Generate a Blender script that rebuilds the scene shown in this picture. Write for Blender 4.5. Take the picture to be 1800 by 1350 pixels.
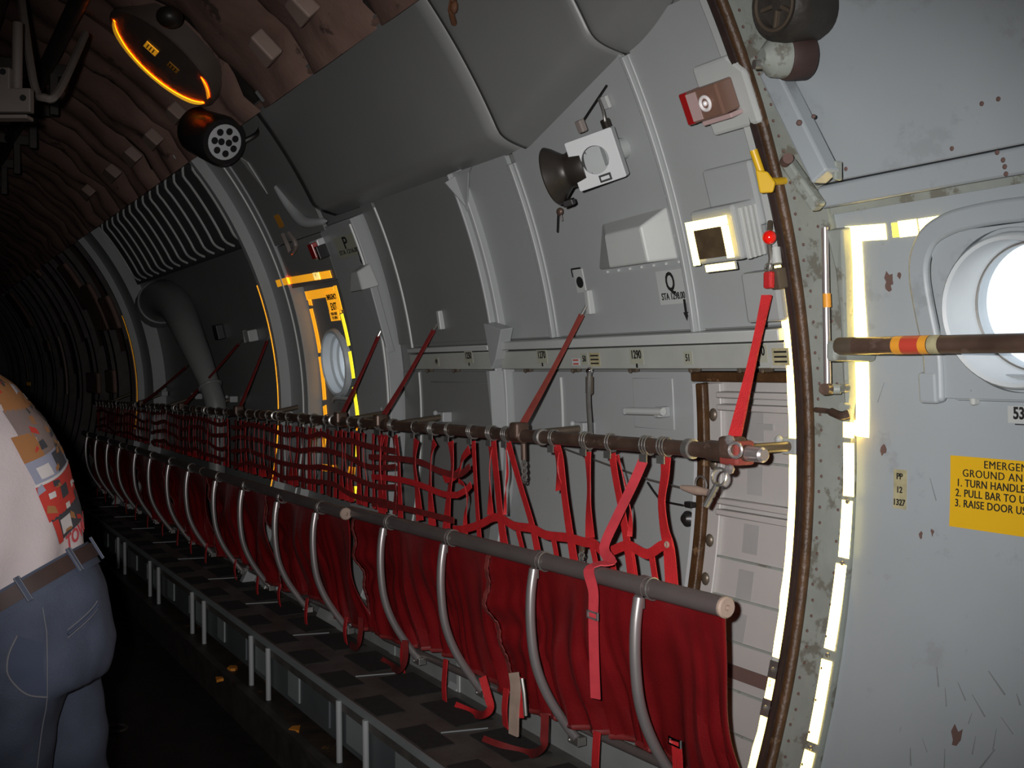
import bpy, bmesh, math, random
from mathutils import Vector, Matrix, noise
from mathutils.bvhtree import BVHTree
random.seed(7)
for o in list(bpy.data.objects): bpy.data.objects.remove(o)
scene = bpy.context.scene
COL = scene.collection

# ------------------------------------------------------------------ camera
# X runs aft along the fuselage, Y towards the right-hand side wall, Z up; the fuselage axis is Y = Z = 0.
CAM = Vector((2.4444, 0.2052, 0.2124))
yaw, pitch, fpx = 1.0374, -0.0124, 1842.55
cd = bpy.data.cameras.new('camera'); cam = bpy.data.objects.new('camera', cd); COL.objects.link(cam)
cam.location = CAM
cam.rotation_euler = (math.pi/2 + pitch, 0, yaw)
cd.sensor_width = 36; cd.lens = fpx/1800*36; cd.clip_start = .02
scene.camera = cam

# ------------------------------------------------------------------ sky and flash
w = bpy.data.worlds.new('overcast_sky'); scene.world = w; w.use_nodes = True
bg = w.node_tree.nodes['Background']; bg.inputs[0].default_value = (.90, .95, 1, 1); bg.inputs[1].default_value = 1.8
ld = bpy.data.lights.new('camera_flash', 'SPOT'); ld.energy = 305; ld.color = (1, .965, .95)
ld.shadow_soft_size = .018; ld.spot_size = math.radians(74); ld.spot_blend = 1.0
flash = bpy.data.objects.new('camera_flash', ld); COL.objects.link(flash)
flash.location = (2.400, 0.135, 0.262)          # the flash tube sits left of and above the lens
flash.rotation_euler = Vector((-0.839, 0.546, -0.04)).to_track_quat('-Z', 'Y').to_euler()
flash.scale = (1.12, .82, 1)                     # a flash covers a wide, low field
vs = scene.view_settings
vs.view_transform = 'Standard'; vs.look = 'None'; vs.gamma = 1; vs.exposure = 0.0; vs.use_curve_mapping = False

# ------------------------------------------------------------------ materials
MATS = {}
def mat(name, col, rough=.5, metal=0, var=.10, scale=5, bump=0, bscale=40, dirt=None, dscale=9, dthr=.62, spec=.5, coat=0):
    if name in MATS: return MATS[name]
    m = bpy.data.materials.new(name); m.use_nodes = True; nt = m.node_tree; N = nt.nodes; L = nt.links
    b = N['Principled BSDF']; b.inputs['Roughness'].default_value = rough; b.inputs['Metallic'].default_value = metal
    b.inputs['Specular IOR Level'].default_value = spec; b.inputs['Coat Weight'].default_value = coat
    tc = N.new('ShaderNodeTexCoord')
    n1 = N.new('ShaderNodeTexNoise'); n1.inputs['Scale'].default_value = scale; n1.inputs['Detail'].default_value = 5
    L.new(tc.outputs['Object'], n1.inputs['Vector'])
    r = N.new('ShaderNodeValToRGB')
    r.color_ramp.elements[0].position = .3; r.color_ramp.elements[1].position = .72
    r.color_ramp.elements[0].color = [c*(1-var) for c in col] + [1]
    r.color_ramp.elements[1].color = [min(1, c*(1+var)) for c in col] + [1]
    L.new(n1.outputs['Fac'], r.inputs[0]); out = r.outputs[0]
    if dirt:
        n2 = N.new('ShaderNodeTexNoise'); n2.inputs['Scale'].default_value = dscale; n2.inputs['Detail'].default_value = 8; n2.inputs['Roughness'].default_value = .65
        L.new(tc.outputs['Object'], n2.inputs['Vector'])
        r2 = N.new('ShaderNodeValToRGB'); r2.color_ramp.elements[0].position = dthr; r2.color_ramp.elements[1].position = min(1, dthr+.05)
        r2.color_ramp.elements[0].color = (0, 0, 0, 1); r2.color_ramp.elements[1].color = (1, 1, 1, 1)
        L.new(n2.outputs['Fac'], r2.inputs[0])
        mx = N.new('ShaderNodeMixRGB'); mx.inputs['Color2'].default_value = list(dirt) + [1]
        L.new(r2.outputs[0], mx.inputs['Fac']); L.new(out, mx.inputs['Color1']); out = mx.outputs[0]
    L.new(out, b.inputs['Base Color'])
    if bump:
        n3 = N.new('ShaderNodeTexNoise'); n3.inputs['Scale'].default_value = bscale; n3.inputs['Detail'].default_value = 3
        L.new(tc.outputs['Object'], n3.inputs['Vector'])
        bp = N.new('ShaderNodeBump'); bp.inputs['Strength'].default_value = bump; bp.inputs['Distance'].default_value = .01
        L.new(n3.outputs['Fac'], bp.inputs['Height']); L.new(bp.outputs[0], b.inputs['Normal'])
    MATS[name] = m; return m
def tape_glow_mat(name, col, wear):
    # retro tape: its flash glow is put into a matt colour brighter than white
    m = bpy.data.materials.new(name); m.use_nodes = True; nt = m.node_tree; N = nt.nodes; L = nt.links
    for n in list(N):
        if n.type != 'OUTPUT_MATERIAL': N.remove(n)
    d = N.new('ShaderNodeBsdfDiffuse'); tc = N.new('ShaderNodeTexCoord')
    n1 = N.new('ShaderNodeTexNoise'); n1.inputs['Scale'].default_value = 14; n1.inputs['Detail'].default_value = 6
    L.new(tc.outputs['Object'], n1.inputs['Vector'])
    r = N.new('ShaderNodeValToRGB'); r.color_ramp.elements[0].position = wear; r.color_ramp.elements[1].position = wear+.05
    r.color_ramp.elements[0].color = (.30, .24, .10, 1); r.color_ramp.elements[1].color = (1, 1, 1, 1)
    L.new(n1.outputs['Fac'], r.inputs[0])
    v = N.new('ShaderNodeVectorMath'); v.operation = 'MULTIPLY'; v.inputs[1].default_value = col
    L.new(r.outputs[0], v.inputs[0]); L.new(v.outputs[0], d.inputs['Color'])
    L.new(d.outputs[0], N['Material Output'].inputs['Surface'])
    MATS[name] = m; return m
def glass_mat(name, tint=(.96, .98, 1)):
    m = bpy.data.materials.new(name); m.use_nodes = True; nt = m.node_tree; N = nt.nodes; L = nt.links
    for n in list(N):
        if n.type != 'OUTPUT_MATERIAL': N.remove(n)
    t = N.new('ShaderNodeBsdfTransparent'); t.inputs[0].default_value = list(tint) + [1]
    g = N.new('ShaderNodeBsdfGlossy'); g.inputs['Roughness'].default_value = .05
    mx = N.new('ShaderNodeMixShader'); mx.inputs[0].default_value = .06
    L.new(t.outputs[0], mx.inputs[1]); L.new(g.outputs[0], mx.inputs[2]); L.new(mx.outputs[0], N['Material Output'].inputs['Surface'])
    MATS[name] = m; return m
P_WALL = mat('grey_green_paint', (.315, .335, .335), .42, var=.05, scale=2.5, bump=.04, bscale=30, dirt=(.24, .23, .21), dscale=14, dthr=.70)
P_LINER = mat('grey_liner_paint', (.198, .204, .202), .40, var=.04, scale=2, bump=.05, bscale=14)
P_DOOR = mat('blue_grey_door_paint', (.31, .345, .365), .45, var=.06, scale=2.2, bump=.04, bscale=25, dirt=(.275, .303, .318), dscale=7, dthr=.58)
P_BAND = mat('chipped_grey_green_paint', (.25, .275, .25), .5, var=.12, scale=8, bump=.12, bscale=45, dirt=(.15, .15, .125), dscale=13, dthr=.56)
P_LIGHT = mat('pale_grey_paint', (.42, .44, .43), .38, var=.05, scale=5)
P_RAIL = mat('rail_paint', (.36, .375, .35), .4, var=.08, scale=9, dirt=(.22, .17, .12), dscale=18, dthr=.68)
P_WHITE = mat('white_paint', (.49, .51, .52), .35, var=.04)
P_RING = mat('window_ring_paint', (.50, .54, .56), .4, var=.06, scale=12, dirt=(.3, .28, .26), dscale=25, dthr=.7)
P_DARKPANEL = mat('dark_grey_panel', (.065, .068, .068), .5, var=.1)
SEAL = mat('brown_rubber_seal', (.060, .028, .010), .5, var=.35, scale=16, bump=.3, bscale=60, dirt=(.17, .10, .05), dscale=14, dthr=.62)
SEAL_D = mat('dark_rubber_seal', (.022, .012, .010), .35, var=.3, scale=20)
RUST = mat('rusty_brown_metal', (.095, .060, .045), .42, metal=.35, var=.35, scale=14, dirt=(.15, .10, .08), dscale=20, dthr=.60)
BRONZE = mat('olive_brown_metal', (.12, .095, .07), .4, metal=.4, var=.2, scale=10)
STEEL = mat('brushed_aluminium', (.56, .52, .52), .30, metal=.78, var=.06, scale=12)
STEEL_D = mat('dull_steel', (.36, .35, .33), .35, metal=.8, var=.15, scale=20)
TUBE = mat('grey_seat_tube', (.15, .125, .120), .38, metal=.35, var=.08, scale=10)
RED_F = mat('red_seat_fabric', (.165, .006, .008), .36, var=.22, scale=7, bump=.15, bscale=220, spec=.5)
RED_W = mat('red_webbing', (.50, .018, .022), .55, var=.12, scale=25, bump=.3, bscale=300)
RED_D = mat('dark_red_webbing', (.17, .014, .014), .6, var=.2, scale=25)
RED_B = mat('faded_red_strap', (.22, .040, .030), .6, var=.2, scale=18)
PINK = mat('pink_red_webbing', (.52, .045, .060), .55, var=.1, scale=25)
BEIGE = mat('beige_webbing', (.34, .25, .20), .7, var=.15, scale=20)
BLACK = mat('black_paint', (.012, .011, .011), .4)
BLACK_R = mat('black_horn_enamel', (.020, .016, .013), .42, var=.3, scale=12)
RUBBER = mat('worn_black_rubber', (.030, .026, .022), .6, var=.5, scale=10, bump=.3)
INK = mat('black_ink', (.012, .012, .012), .6)
YEL = mat('yellow_placard', (.68, .40, .010), .5, var=.04)
YEL_H = mat('yellow_handle_paint', (.62, .38, .012), .4, var=.06)
ORANGE = mat('orange_band', (.70, .30, .03), .5)
TAN_SIGN = mat('yellowed_label', (.36, .33, .20), .5, var=.2, scale=40)
PALE_SIGN = mat('pale_green_label', (.33, .34, .27), .5, var=.05)
REDSIGN = mat('red_label', (.45, .05, .03), .5)
REDB = mat('red_ball_enamel', (.75, .012, .008), .15, coat=.6)
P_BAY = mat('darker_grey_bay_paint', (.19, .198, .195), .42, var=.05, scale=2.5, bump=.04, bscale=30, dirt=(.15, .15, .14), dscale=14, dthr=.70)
P_SIDE = mat('warm_grey_side_door_paint', (.40, .385, .37), .45, var=.06, scale=3, bump=.05, dirt=(.26, .24, .22), dscale=20, dthr=.7)
REDLENS = mat('red_lens', (.30, .012, .012), .15, coat=.5)
LAMPF = mat('lamp_housing_pink', (.42, .30, .29), .3)
LAMPB = mat('lamp_housing_brown', (.17, .095, .07), .3)
SILVER = mat('bright_silver_reflector', (.95, .92, .93), .5, metal=.3, var=0)
RUSTO = mat('orange_rust', (.12, .048, .022), .7, var=.4, scale=30)
SCUFF = mat('dark_scuff', (.19, .205, .21), .7, var=.2)
GUTTER = mat('rusty_gutter', (.030, .022, .016), .6, var=.5, scale=9, dirt=(.16, .075, .02), dscale=11, dthr=.62)
CHROME = mat('chrome', (.9, .88, .88), .08, metal=1, var=0)
DISP = mat('dark_amber_window', (.085, .060, .035), .25, var=.3, scale=20)
INSUL = mat('brown_quilted_insulation', (.225, .138, .112), .6, var=.18, scale=5, bump=.35, bscale=18, dirt=(.09, .06, .05), dscale=6, dthr=.6)
INSUL_P = mat('tan_insulation_pad', (.27, .195, .165), .6, var=.1)
HATCHM = mat('hatch_brown', (.10, .075, .065), .6, var=.15, scale=8)
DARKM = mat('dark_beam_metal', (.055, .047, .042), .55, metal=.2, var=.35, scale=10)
GREYB = mat('grey_brown_bracket', (.20, .17, .155), .5, var=.15)
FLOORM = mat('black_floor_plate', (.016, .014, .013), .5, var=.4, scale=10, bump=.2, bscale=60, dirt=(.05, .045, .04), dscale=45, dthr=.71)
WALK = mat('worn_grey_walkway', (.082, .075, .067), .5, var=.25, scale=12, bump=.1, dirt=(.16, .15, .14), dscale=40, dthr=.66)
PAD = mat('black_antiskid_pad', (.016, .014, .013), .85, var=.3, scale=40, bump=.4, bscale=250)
KICK = mat('grey_kick_panel', (.235, .25, .245), .5, var=.12, scale=8, dirt=(.14, .13, .12), dscale=15, dthr=.67)
FASC = mat('fascia_grey', (.085, .095, .10), .5, var=.12)
FASCB = mat('fascia_pale_block', (.22, .245, .25), .5, var=.1)
DEBRIS = mat('orange_debris', (.55, .20, .02), .6)
SKIN = mat('skin', (.50, .28, .20), .5, var=.08, scale=20)
HAIR = mat('grey_brown_hair', (.10, .075, .06), .6, var=.3, scale=60)
SHIRT = mat('grey_white_tshirt', (.50, .435, .445), .8, var=.05, scale=14, bump=.15, bscale=160)
JEANS = mat('blue_denim', (.055, .068, .105), .8, var=.18, scale=10, bump=.25, bscale=300)
STITCH = mat('pale_stitching', (.16, .16, .18), .8)
JEANS_D = mat('dark_denim', (.045, .058, .10), .85)
LEATHER = mat('brown_leather', (.045, .024, .021), .65, var=.2, scale=15)
SHOE = mat('dark_shoe_leather', (.03, .025, .022), .5)
PR_RED = mat('print_red', (.46, .035, .025), .8); PR_RED2 = mat('print_scarlet', (.42, .05, .06), .8)
PR_GRY = mat('print_blue_grey', (.26, .27, .36), .8); PR_DRK = mat('print_dark', (.045, .045, .055), .8)
PR_TAN = mat('print_ochre', (.32, .14, .05), .8); PR_MIX = mat('print_taupe', (.20, .15, .14), .8); PR_WHT = mat('print_white', (.55, .52, .52), .8)
CHIP = mat('paint_chip_primer', (.12, .07, .06), .8)
PATCHG = mat('dull_grey_patch', (.30, .30, .295), .6)
CONC = mat('pale_concrete', (.45, .43, .40), .9, var=.1, scale=.4)
TAPE = tape_glow_mat('retro_tape_pale_yellow', (9.5, 7.4, 2.3), .27)
TAPE_A = tape_glow_mat('retro_tape_amber', (7.5, 3.3, .16), .24)
TAPE_G = tape_glow_mat('retro_tape_lemon', (8.5, 7.4, .30), .22)
TAPE_H = tape_glow_mat('retro_tape_amber_boosted', (10, 5.2, .3), .24)  # brighter copy of the amber tape, colour raised where the flash falls off
SEAMM = mat('worn_seam_tape', (.17, .030, .026), .6, var=.4, scale=30)
GLASS = glass_mat('window_glass')

# ------------------------------------------------------------------ mesh helpers
def V(*a): return Vector(a)
def cyl(X, th, R): t = math.radians(th); return Vector((X, R*math.cos(t), R*math.sin(t)))
def fr(th):
    t = math.radians(th); return Vector((1, 0, 0)), Vector((0, -math.sin(t), math.cos(t))), Vector((0, -math.cos(t), -math.sin(t)))
def perp(d):
    d = d.normalized(); a = Vector((0, 0, 1)) if abs(d.z) < .9 else Vector((1, 0, 0))
    x = d.cross(a).normalized(); return x, d.cross(x).normalized()
def smooth_path(pts, n=6):
    pts = [Vector(p) for p in pts]; out = []
    for i in range(len(pts)-1):
        p0 = pts[max(i-1, 0)]; p1 = pts[i]; p2 = pts[i+1]; p3 = pts[min(i+2, len(pts)-1)]
        for k in range(n):
            t = k/n
            out.append(.5*((2*p1)+(p2-p0)*t+(2*p0-5*p1+4*p2-p3)*t*t+(3*p1-p0-3*p2+p3)*t**3))
    out.append(pts[-1]); return out
class MB:
    def __init__(s): s.v = []; s.f = []
    def add(s, vs, fs):
        o = len(s.v); s.v += [Vector(v) for v in vs]; s.f += [[i+o for i in f] for f in fs]; return s
    def obox(s, c, ax, ay, az, sz):          # oriented box, sz are full sizes
        c = Vector(c); h = [q/2 for q in sz]; vs = []
        for k in (-1, 1):
            for j in (-1, 1):
                for i in (-1, 1): vs.append(c+ax*h[0]*i+ay*h[1]*j+az*h[2]*k)
        return s.add(vs, [[0, 2, 3, 1], [4, 5, 7, 6], [0, 1, 5, 4], [2, 6, 7, 3], [0, 4, 6, 2], [1, 3, 7, 5]])
    def box(s, c, sz): return s.obox(c, V(1, 0, 0), V(0, 1, 0), V(0, 0, 1), sz)
    def wbox(s, X, th, R, sz, depth0=0):      # box on the curved wall: sz = (along X, along arc, inward)
        ex, ey, n = fr(th); return s.obox(cyl(X, th, R-depth0)+n*sz[2]/2, ex, ey, n, sz)
    def prism(s, poly, o, ex, ey, n, h):      # polygon (x,y) extruded by h along n
        o = Vector(o); k = len(poly)
        vs = [o+ex*x+ey*y for x, y in poly]+[o+ex*x+ey*y+n*h for x, y in poly]
        fs = [list(range(k))[::-1], list(range(k, 2*k))]+[[i, (i+1) % k, k+(i+1) % k, k+i] for i in range(k)]
        return s.add(vs, fs)
    def tube(s, pts, r, n=10, cap=True):
        pts = [Vector(p) for p in pts]; m = len(pts); rr = r if isinstance(r, (list, tuple)) else [r]*m
        vs = []; x, y = perp(pts[1]-pts[0])
        for i, p in enumerate(pts):
            d = (pts[min(i+1, m-1)]-pts[max(i-1, 0)]).normalized()
            x = (x-d*x.dot(d)).normalized(); y = d.cross(x)
            vs += [p+(x*math.cos(2*math.pi*k/n)+y*math.sin(2*math.pi*k/n))*rr[i] for k in range(n)]
        fs = [[i*n+k, i*n+(k+1) % n, (i+1)*n+(k+1) % n, (i+1)*n+k] for i in range(m-1) for k in range(n)]
        if cap: fs += [list(range(n))[::-1], [(m-1)*n+k for k in range(n)]]
        return s.add(vs, fs)
    def lathe(s, prof, c, axis, n=24):        # prof = (radius, height along axis)
        c = Vector(c); a = Vector(axis).normalized(); x, y = perp(a); vs = []
        for r, h in prof: vs += [c+a*h+(x*math.cos(2*math.pi*k/n)+y*math.sin(2*math.pi*k/n))*max(r, 1e-4) for k in range(n)]
        m = len(prof)
        fs = [[i*n+k, i*n+(k+1) % n, (i+1)*n+(k+1) % n, (i+1)*n+k] for i in range(m-1) for k in range(n)]
        return s.add(vs, fs)
    def ball(s, c, r, sc=(1, 1, 1), n=16):
        c = Vector(c); prof = []; vs = []; m = n//2
        for i in range(m+1):
            t = math.pi*i/m
            vs += [c+Vector((math.sin(t)*math.cos(2*math.pi*k/n)*sc[0], math.sin(t)*math.sin(2*math.pi*k/n)*sc[1], math.cos(t)*sc[2]))*r for k in range(n)]
        return s.add(vs, [[i*n+k, (i+1)*n+k, (i+1)*n+(k+1) % n, i*n+(k+1) % n] for i in range(m) for k in range(n)])
    def torus(s, c, axis, R, r, n=20, m=8):
        c = Vector(c); a = Vector(axis).normalized(); x, y = perp(a)
        return s.tube([c+(x*math.cos(2*math.pi*k/n)+y*math.sin(2*math.pi*k/n))*R for k in range(n+1)], r, m, False)
    def ribbon(s, pts, nrm, w, t=.0022, twist=None, over=False):
        pts = [Vector(p) for p in pts]; m = len(pts); ww = w if isinstance(w, (list, tuple)) else [w]*m; vs = []
        for i, p in enumerate(pts):
            d = (pts[min(i+1, m-1)]-pts[max(i-1, 0)]).normalized(); n_ = Vector(nrm)
            n_ = n_*(1-abs(d.y))+Vector((0, 0, abs(d.y))) if over else n_; n_ = (n_-d*n_.dot(d)).normalized(); sd = d.cross(n_)
            if twist: q = Matrix.Rotation(twist[i], 3, d); sd = q@sd; n_ = q@n_
            for a, b in ((-1, -1), (1, -1), (1, 1), (-1, 1)): vs.append(p+sd*ww[i]/2*a+n_*t/2*b)
        fs = [[i*4+k, i*4+(k+1) % 4, i*4+4+(k+1) % 4, i*4+4+k] for i in range(m-1) for k in range(4)]+[[3, 2, 1, 0], [m*4-4+k for k in range(4)]]
        return s.add(vs, fs)
    def shell(s, X0, X1, t0, t1, R0, R1, nx=None, nt=None):   # solid curved slab, R0 inner radius
        nx = nx or 1; nt = nt or max(1, int(abs(t1-t0)/2)); vs = []
        for R in (R0, R1):
            for j in range(nt+1):
                for i in range(nx+1): vs.append(cyl(X0+(X1-X0)*i/nx, t0+(t1-t0)*j/nt, R))
        a = (nx+1)*(nt+1); q = lambda i, j, k=0: k*a+j*(nx+1)+i; fs = []
        for j in range(nt):
            for i in range(nx):
                fs.append([q(i, j), q(i, j+1), q(i+1, j+1), q(i+1, j)]); fs.append([q(i, j, 1), q(i+1, j, 1), q(i+1, j+1, 1), q(i, j+1, 1)])
        for j in range(nt):
            fs.append([q(0, j), q(0, j, 1), q(0, j+1, 1), q(0, j+1)]); fs.append([q(nx, j), q(nx, j+1), q(nx, j+1, 1), q(nx, j, 1)])
        for i in range(nx):
            fs.append([q(i, 0), q(i+1, 0), q(i+1, 0, 1), q(i, 0, 1)]); fs.append([q(i, nt), q(i, nt, 1), q(i+1, nt, 1), q(i+1, nt)])
        return s.add(vs, fs)
    def wprism(s, poly, R0, R1):               # polygon of (X, angle) corners standing off the curved wall
        k = len(poly); vs = [cyl(x, t, R) for R in (R0, R1) for x, t in poly]
        return s.add(vs, [list(range(k))[::-1], list(range(k, 2*k))]+[[i, (i+1) % k, k+(i+1) % k, k+i] for i in range(k)])
    def holed(s, X0, X1, t0, t1, R0, R1, cX, ct, r, n=112, m=36):  # curved slab with a round hole
        rad = math.radians(1)*R0; a0, a1 = (t0-ct)*rad, (t1-ct)*rad; x0, x1 = X0-cX, X1-cX
        ang = sorted([2*math.pi*k/n for k in range(n)]+[math.atan2(b, a) % (2*math.pi) for a in (x0, x1) for b in (a0, a1)]); k = len(ang); vs = []
        for R in (R0, R1):
            for j in range(m+1):
                for g in ang:
                    c, sn = math.cos(g), math.sin(g)
                    d = min([v for v in ((x1/c if c > 1e-9 else 1e9), (x0/c if c < -1e-9 else 1e9), (a1/sn if sn > 1e-9 else 1e9), (a0/sn if sn < -1e-9 else 1e9))])
                    q = r+(d-r)*j/m; vs.append(cyl(cX+c*q, ct+sn*q/rad, R))
        b = k*(m+1); fs = []
        for j in range(m):
            for i in range(k):
                i2 = (i+1) % k
                fs.append([j*k+i, j*k+i2, (j+1)*k+i2, (j+1)*k+i]); fs.append([b+j*k+i, b+(j+1)*k+i, b+(j+1)*k+i2, b+j*k+i2])
        for i in range(k):
            i2 = (i+1) % k; fs.append([i, b+i, b+i2, i2]); fs.append([m*k+i, m*k+i2, b+m*k+i2, b+m*k+i])
        return s.add(vs, fs)
    def loft(s, rings, n=24):                  # rings = (centre, a-vector, b-vector)
        vs = []
        for c, a, b in rings:
            c, a, b = Vector(c), Vector(a), Vector(b)
            vs += [c+a*math.cos(2*math.pi*k/n)+b*math.sin(2*math.pi*k/n) for k in range(n)]
        m = len(rings)
        return s.add(vs, [[i*n+k, i*n+(k+1) % n, (i+1)*n+(k+1) % n, (i+1)*n+k] for i in range(m-1) for k in range(n)]+[list(range(n))[::-1], [(m-1)*n+k for k in range(n)]])
    def mesh(s, name, off=Vector(), smooth=False):
        me = bpy.data.meshes.new(name); me.from_pydata([tuple(v-off) for v in s.v], [], s.f)
        bm = bmesh.new(); bm.from_mesh(me); bmesh.ops.recalc_face_normals(bm, faces=bm.faces); bm.to_mesh(me); bm.free()
        if smooth:
            me.polygons.foreach_set('use_smooth', [True]*len(me.polygons))
            try: me.set_sharp_from_angle(angle=math.radians(38))
            except Exception: pass
        me.update(); return me
def origin(o):
    p = Vector()
    while o: p = p+o.location; o = o.parent
    return p
def build(mb, name, m, parent=None, smooth=True, bevel=0, label=None, at=None, local=False):
    off = Vector() if local else (origin(parent) if parent else (Vector(at) if at else Vector()))
    me = mb.mesh(name, off, smooth); me.materials.append(m)
    o = bpy.data.objects.new(name, me); COL.objects.link(o)
    if parent: o.parent = parent
    elif at: o.location = at
    if bevel:
        md = o.modifiers.new('bevel', 'BEVEL'); md.width = bevel; md.segments = 2; md.limit_method = 'ANGLE'; md.angle_limit = math.radians(40)
    if label: o['label'] = label
    return o
def tag(o, label, cat, group=None):
    o['label'] = label; o['category'] = cat
    if group: o['group'] = group
    return o
def thing(name, label, cat, loc, group=None, rz=0):
    o = bpy.data.objects.new(name, None); COL.objects.link(o); o.location = loc; o.rotation_euler = (0, 0, rz); o.empty_display_size = .1
    return tag(o, label, cat, group)
def struct(mb, name, m, label, cat, smooth=True, bevel=0):
    o = build(mb, name, m, None, smooth, bevel); o['kind'] = 'structure'; o['label'] = label; o['category'] = cat; return o
def copy_tree(o, parent=None):
    c = o.copy(); COL.objects.link(c); c.parent = parent
    for ch in list(o.children): copy_tree(ch, c)
    return c
def text_mb(string, size, o, ex, ey, n, depth=.0012, fat=.0, align='CENTER', squeeze=1, gap=1.0):
    cu = bpy.data.curves.new('t', 'FONT'); cu.body = string; cu.size = size; cu.align_x = align; cu.align_y = 'CENTER'
    cu.extrude = depth/2; cu.offset = fat*size; cu.resolution_u = 3; cu.space_character = gap
    ob = bpy.data.objects.new('t', cu); COL.objects.link(ob)
    dg = bpy.context.evaluated_depsgraph_get(); me = bpy.data.meshes.new_from_object(ob.evaluated_get(dg))
    mb = MB(); o = Vector(o)
    mb.add([o+ex*v.co.x*squeeze+ey*v.co.y+n*(v.co.z+depth/2) for v in me.vertices], [list(p.vertices) for p in me.polygons])
    bpy.data.objects.remove(ob); bpy.data.curves.remove(cu); bpy.data.meshes.remove(me); return mb
def wtext(string, X, th, R, size, parent, m=None, tilt=0, **k):
    ex, ey, n = fr(th); q = Matrix.Rotation(-tilt, 3, n); return build(text_mb(string, size, cyl(X, th, R), q@ex, q@ey, n, **k), 'lettering', m or INK, parent, False)

# ================================================================== STRUCTURE
R0 = 2.13
XF, XA = -19.0, 4.2                    # fore and aft ends of the modelled hold
def plain(X0, X1, t0=-38, t1=41, nx=1): return (X0, X1, t0, t1, R0, R0+.03, nx, 40)
WX, WT = 1.205, 9.05                    # centre of the door window
HX, HT = -2.43, 6.9                     # centre of the escape-hatch window
mb = MB()
mb.shell(*plain(XF, -2.75)); mb.holed(-2.75, -2.1, -38, 41, R0, R0+.03, HX, HT, .15); mb.shell(*plain(-2.1, .66))
mb.holed(.66, 1.95, -38, 41, R0, R0+.03, WX, WT, .145); mb.shell(*plain(1.95, XA))
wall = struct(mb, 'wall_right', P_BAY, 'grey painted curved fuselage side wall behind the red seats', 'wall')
mb = MB(); mb.shell(XF, XA, 139, 218, R0, R0+.03, 1, 40)
struct(mb, 'wall_left', P_WALL, 'opposite curved fuselage side wall outside the view', 'wall')
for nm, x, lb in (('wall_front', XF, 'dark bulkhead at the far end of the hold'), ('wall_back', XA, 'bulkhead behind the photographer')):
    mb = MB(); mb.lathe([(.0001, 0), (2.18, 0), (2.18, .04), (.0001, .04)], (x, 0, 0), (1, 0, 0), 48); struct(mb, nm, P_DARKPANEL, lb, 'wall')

def wpart(name, m, fn, smooth=True, bevel=0, parent=None, label=None):
    mb = MB(); fn(mb); return build(mb, name, m, parent or wall, smooth, bevel, label)
# --- upper liner panels with a rolled lower lip
def liner(X0, X1, tb0, tb1, m=P_LINER, Rin=2.04, roll=True, curve=1.0):
    mb = MB(); nx, nt = 24, 26; vs = []
    for j in range(nt+1):
        for i in range(nx+1):
            f = i/nx; x = X0+(X1-X0)*f; tb = tb0+(tb1-tb0)*f**curve; s_ = j/nt
            th = tb+(41.3-tb)*(s_**1.7)
            q = min(1, (th-tb)/2.6); q = math.sin(q*math.pi/2) if roll else 1
            e = min(1, min(x-X0, X1-x)/.03); R = 2.118-(2.118-Rin)*q+(.005*(1-e)**2)
            vs.append(cyl(x, th, R))
    mb.add(vs, [[j*(nx+1)+i, (j+1)*(nx+1)+i, (j+1)*(nx+1)+i+1, j*(nx+1)+i+1] for j in range(nt) for i in range(nx)])
    o = build(mb, 'liner_panel', m, wall); md = o.modifiers.new('solid', 'SOLIDIFY'); md.thickness = .004; md.offset = 0; return o
liner(-2.02, -.362, 25.4, 25.4); liner(-.358, .235, 25.2, 29.4); liner(.239, .600, 29.2, 33.0, curve=1.6)
wpart('liner_panel', P_LINER, lambda b: b.shell(-2.73, -2.0225, 24.2, 41, 2.052, 2.07, 4, 12))
# the lip ends in a pale curled flange by the bay P frame
wpart('lip_flange', P_WALL, lambda b: b.tube(smooth_path([cyl(-2.34, 31.5, 2.052), cyl(-2.27, 28, 2.045), cyl(-2.16, 26.0, 2.035), cyl(-1.98, 25.2, 2.06)]), [.012+.016*math.sin(math.pi*min(1, i/18)) if i < 18 else .004 for i in range(19)], 10))
# --- middle wall panels between liner and rail
for x0, x1 in ((-1.70, -1.585), (-1.56, -.845), (-.775, -.487), (-.437, .224), (.268, .60)):
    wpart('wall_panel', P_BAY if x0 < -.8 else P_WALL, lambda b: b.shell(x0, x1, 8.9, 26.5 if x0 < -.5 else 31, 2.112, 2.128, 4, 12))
wpart('rib', P_LIGHT, lambda b: b.tube([cyl(-1.572, t, 2.113) for t in [8.3+i*1.1 for i in range(16)]], .006, 8))
def hat_rib(X, t0, t1, w=.046, d=.018):
    o = wpart('rib', P_WALL, lambda b: (b.shell(X-w/2, X+w/2, t0, t1, 2.112-d*.35, 2.13, 1, 14), b.shell(X-w*.18, X+w*.22, t0, t1, 2.112-d, 2.12, 1, 14)), True, .003)
    rv = MB()
    for k in range(7): rv.ball(cyl(X-w*.36, t0+(t1-t0)*(k+.5)/7, 2.104), .005, n=8)
    build(rv, 'rivets', P_LIGHT, o)['kind'] = 'stuff'
hat_rib(-.462, 8.8, 24.6); hat_rib(.246, 8.6, 29.2, .036)
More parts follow.
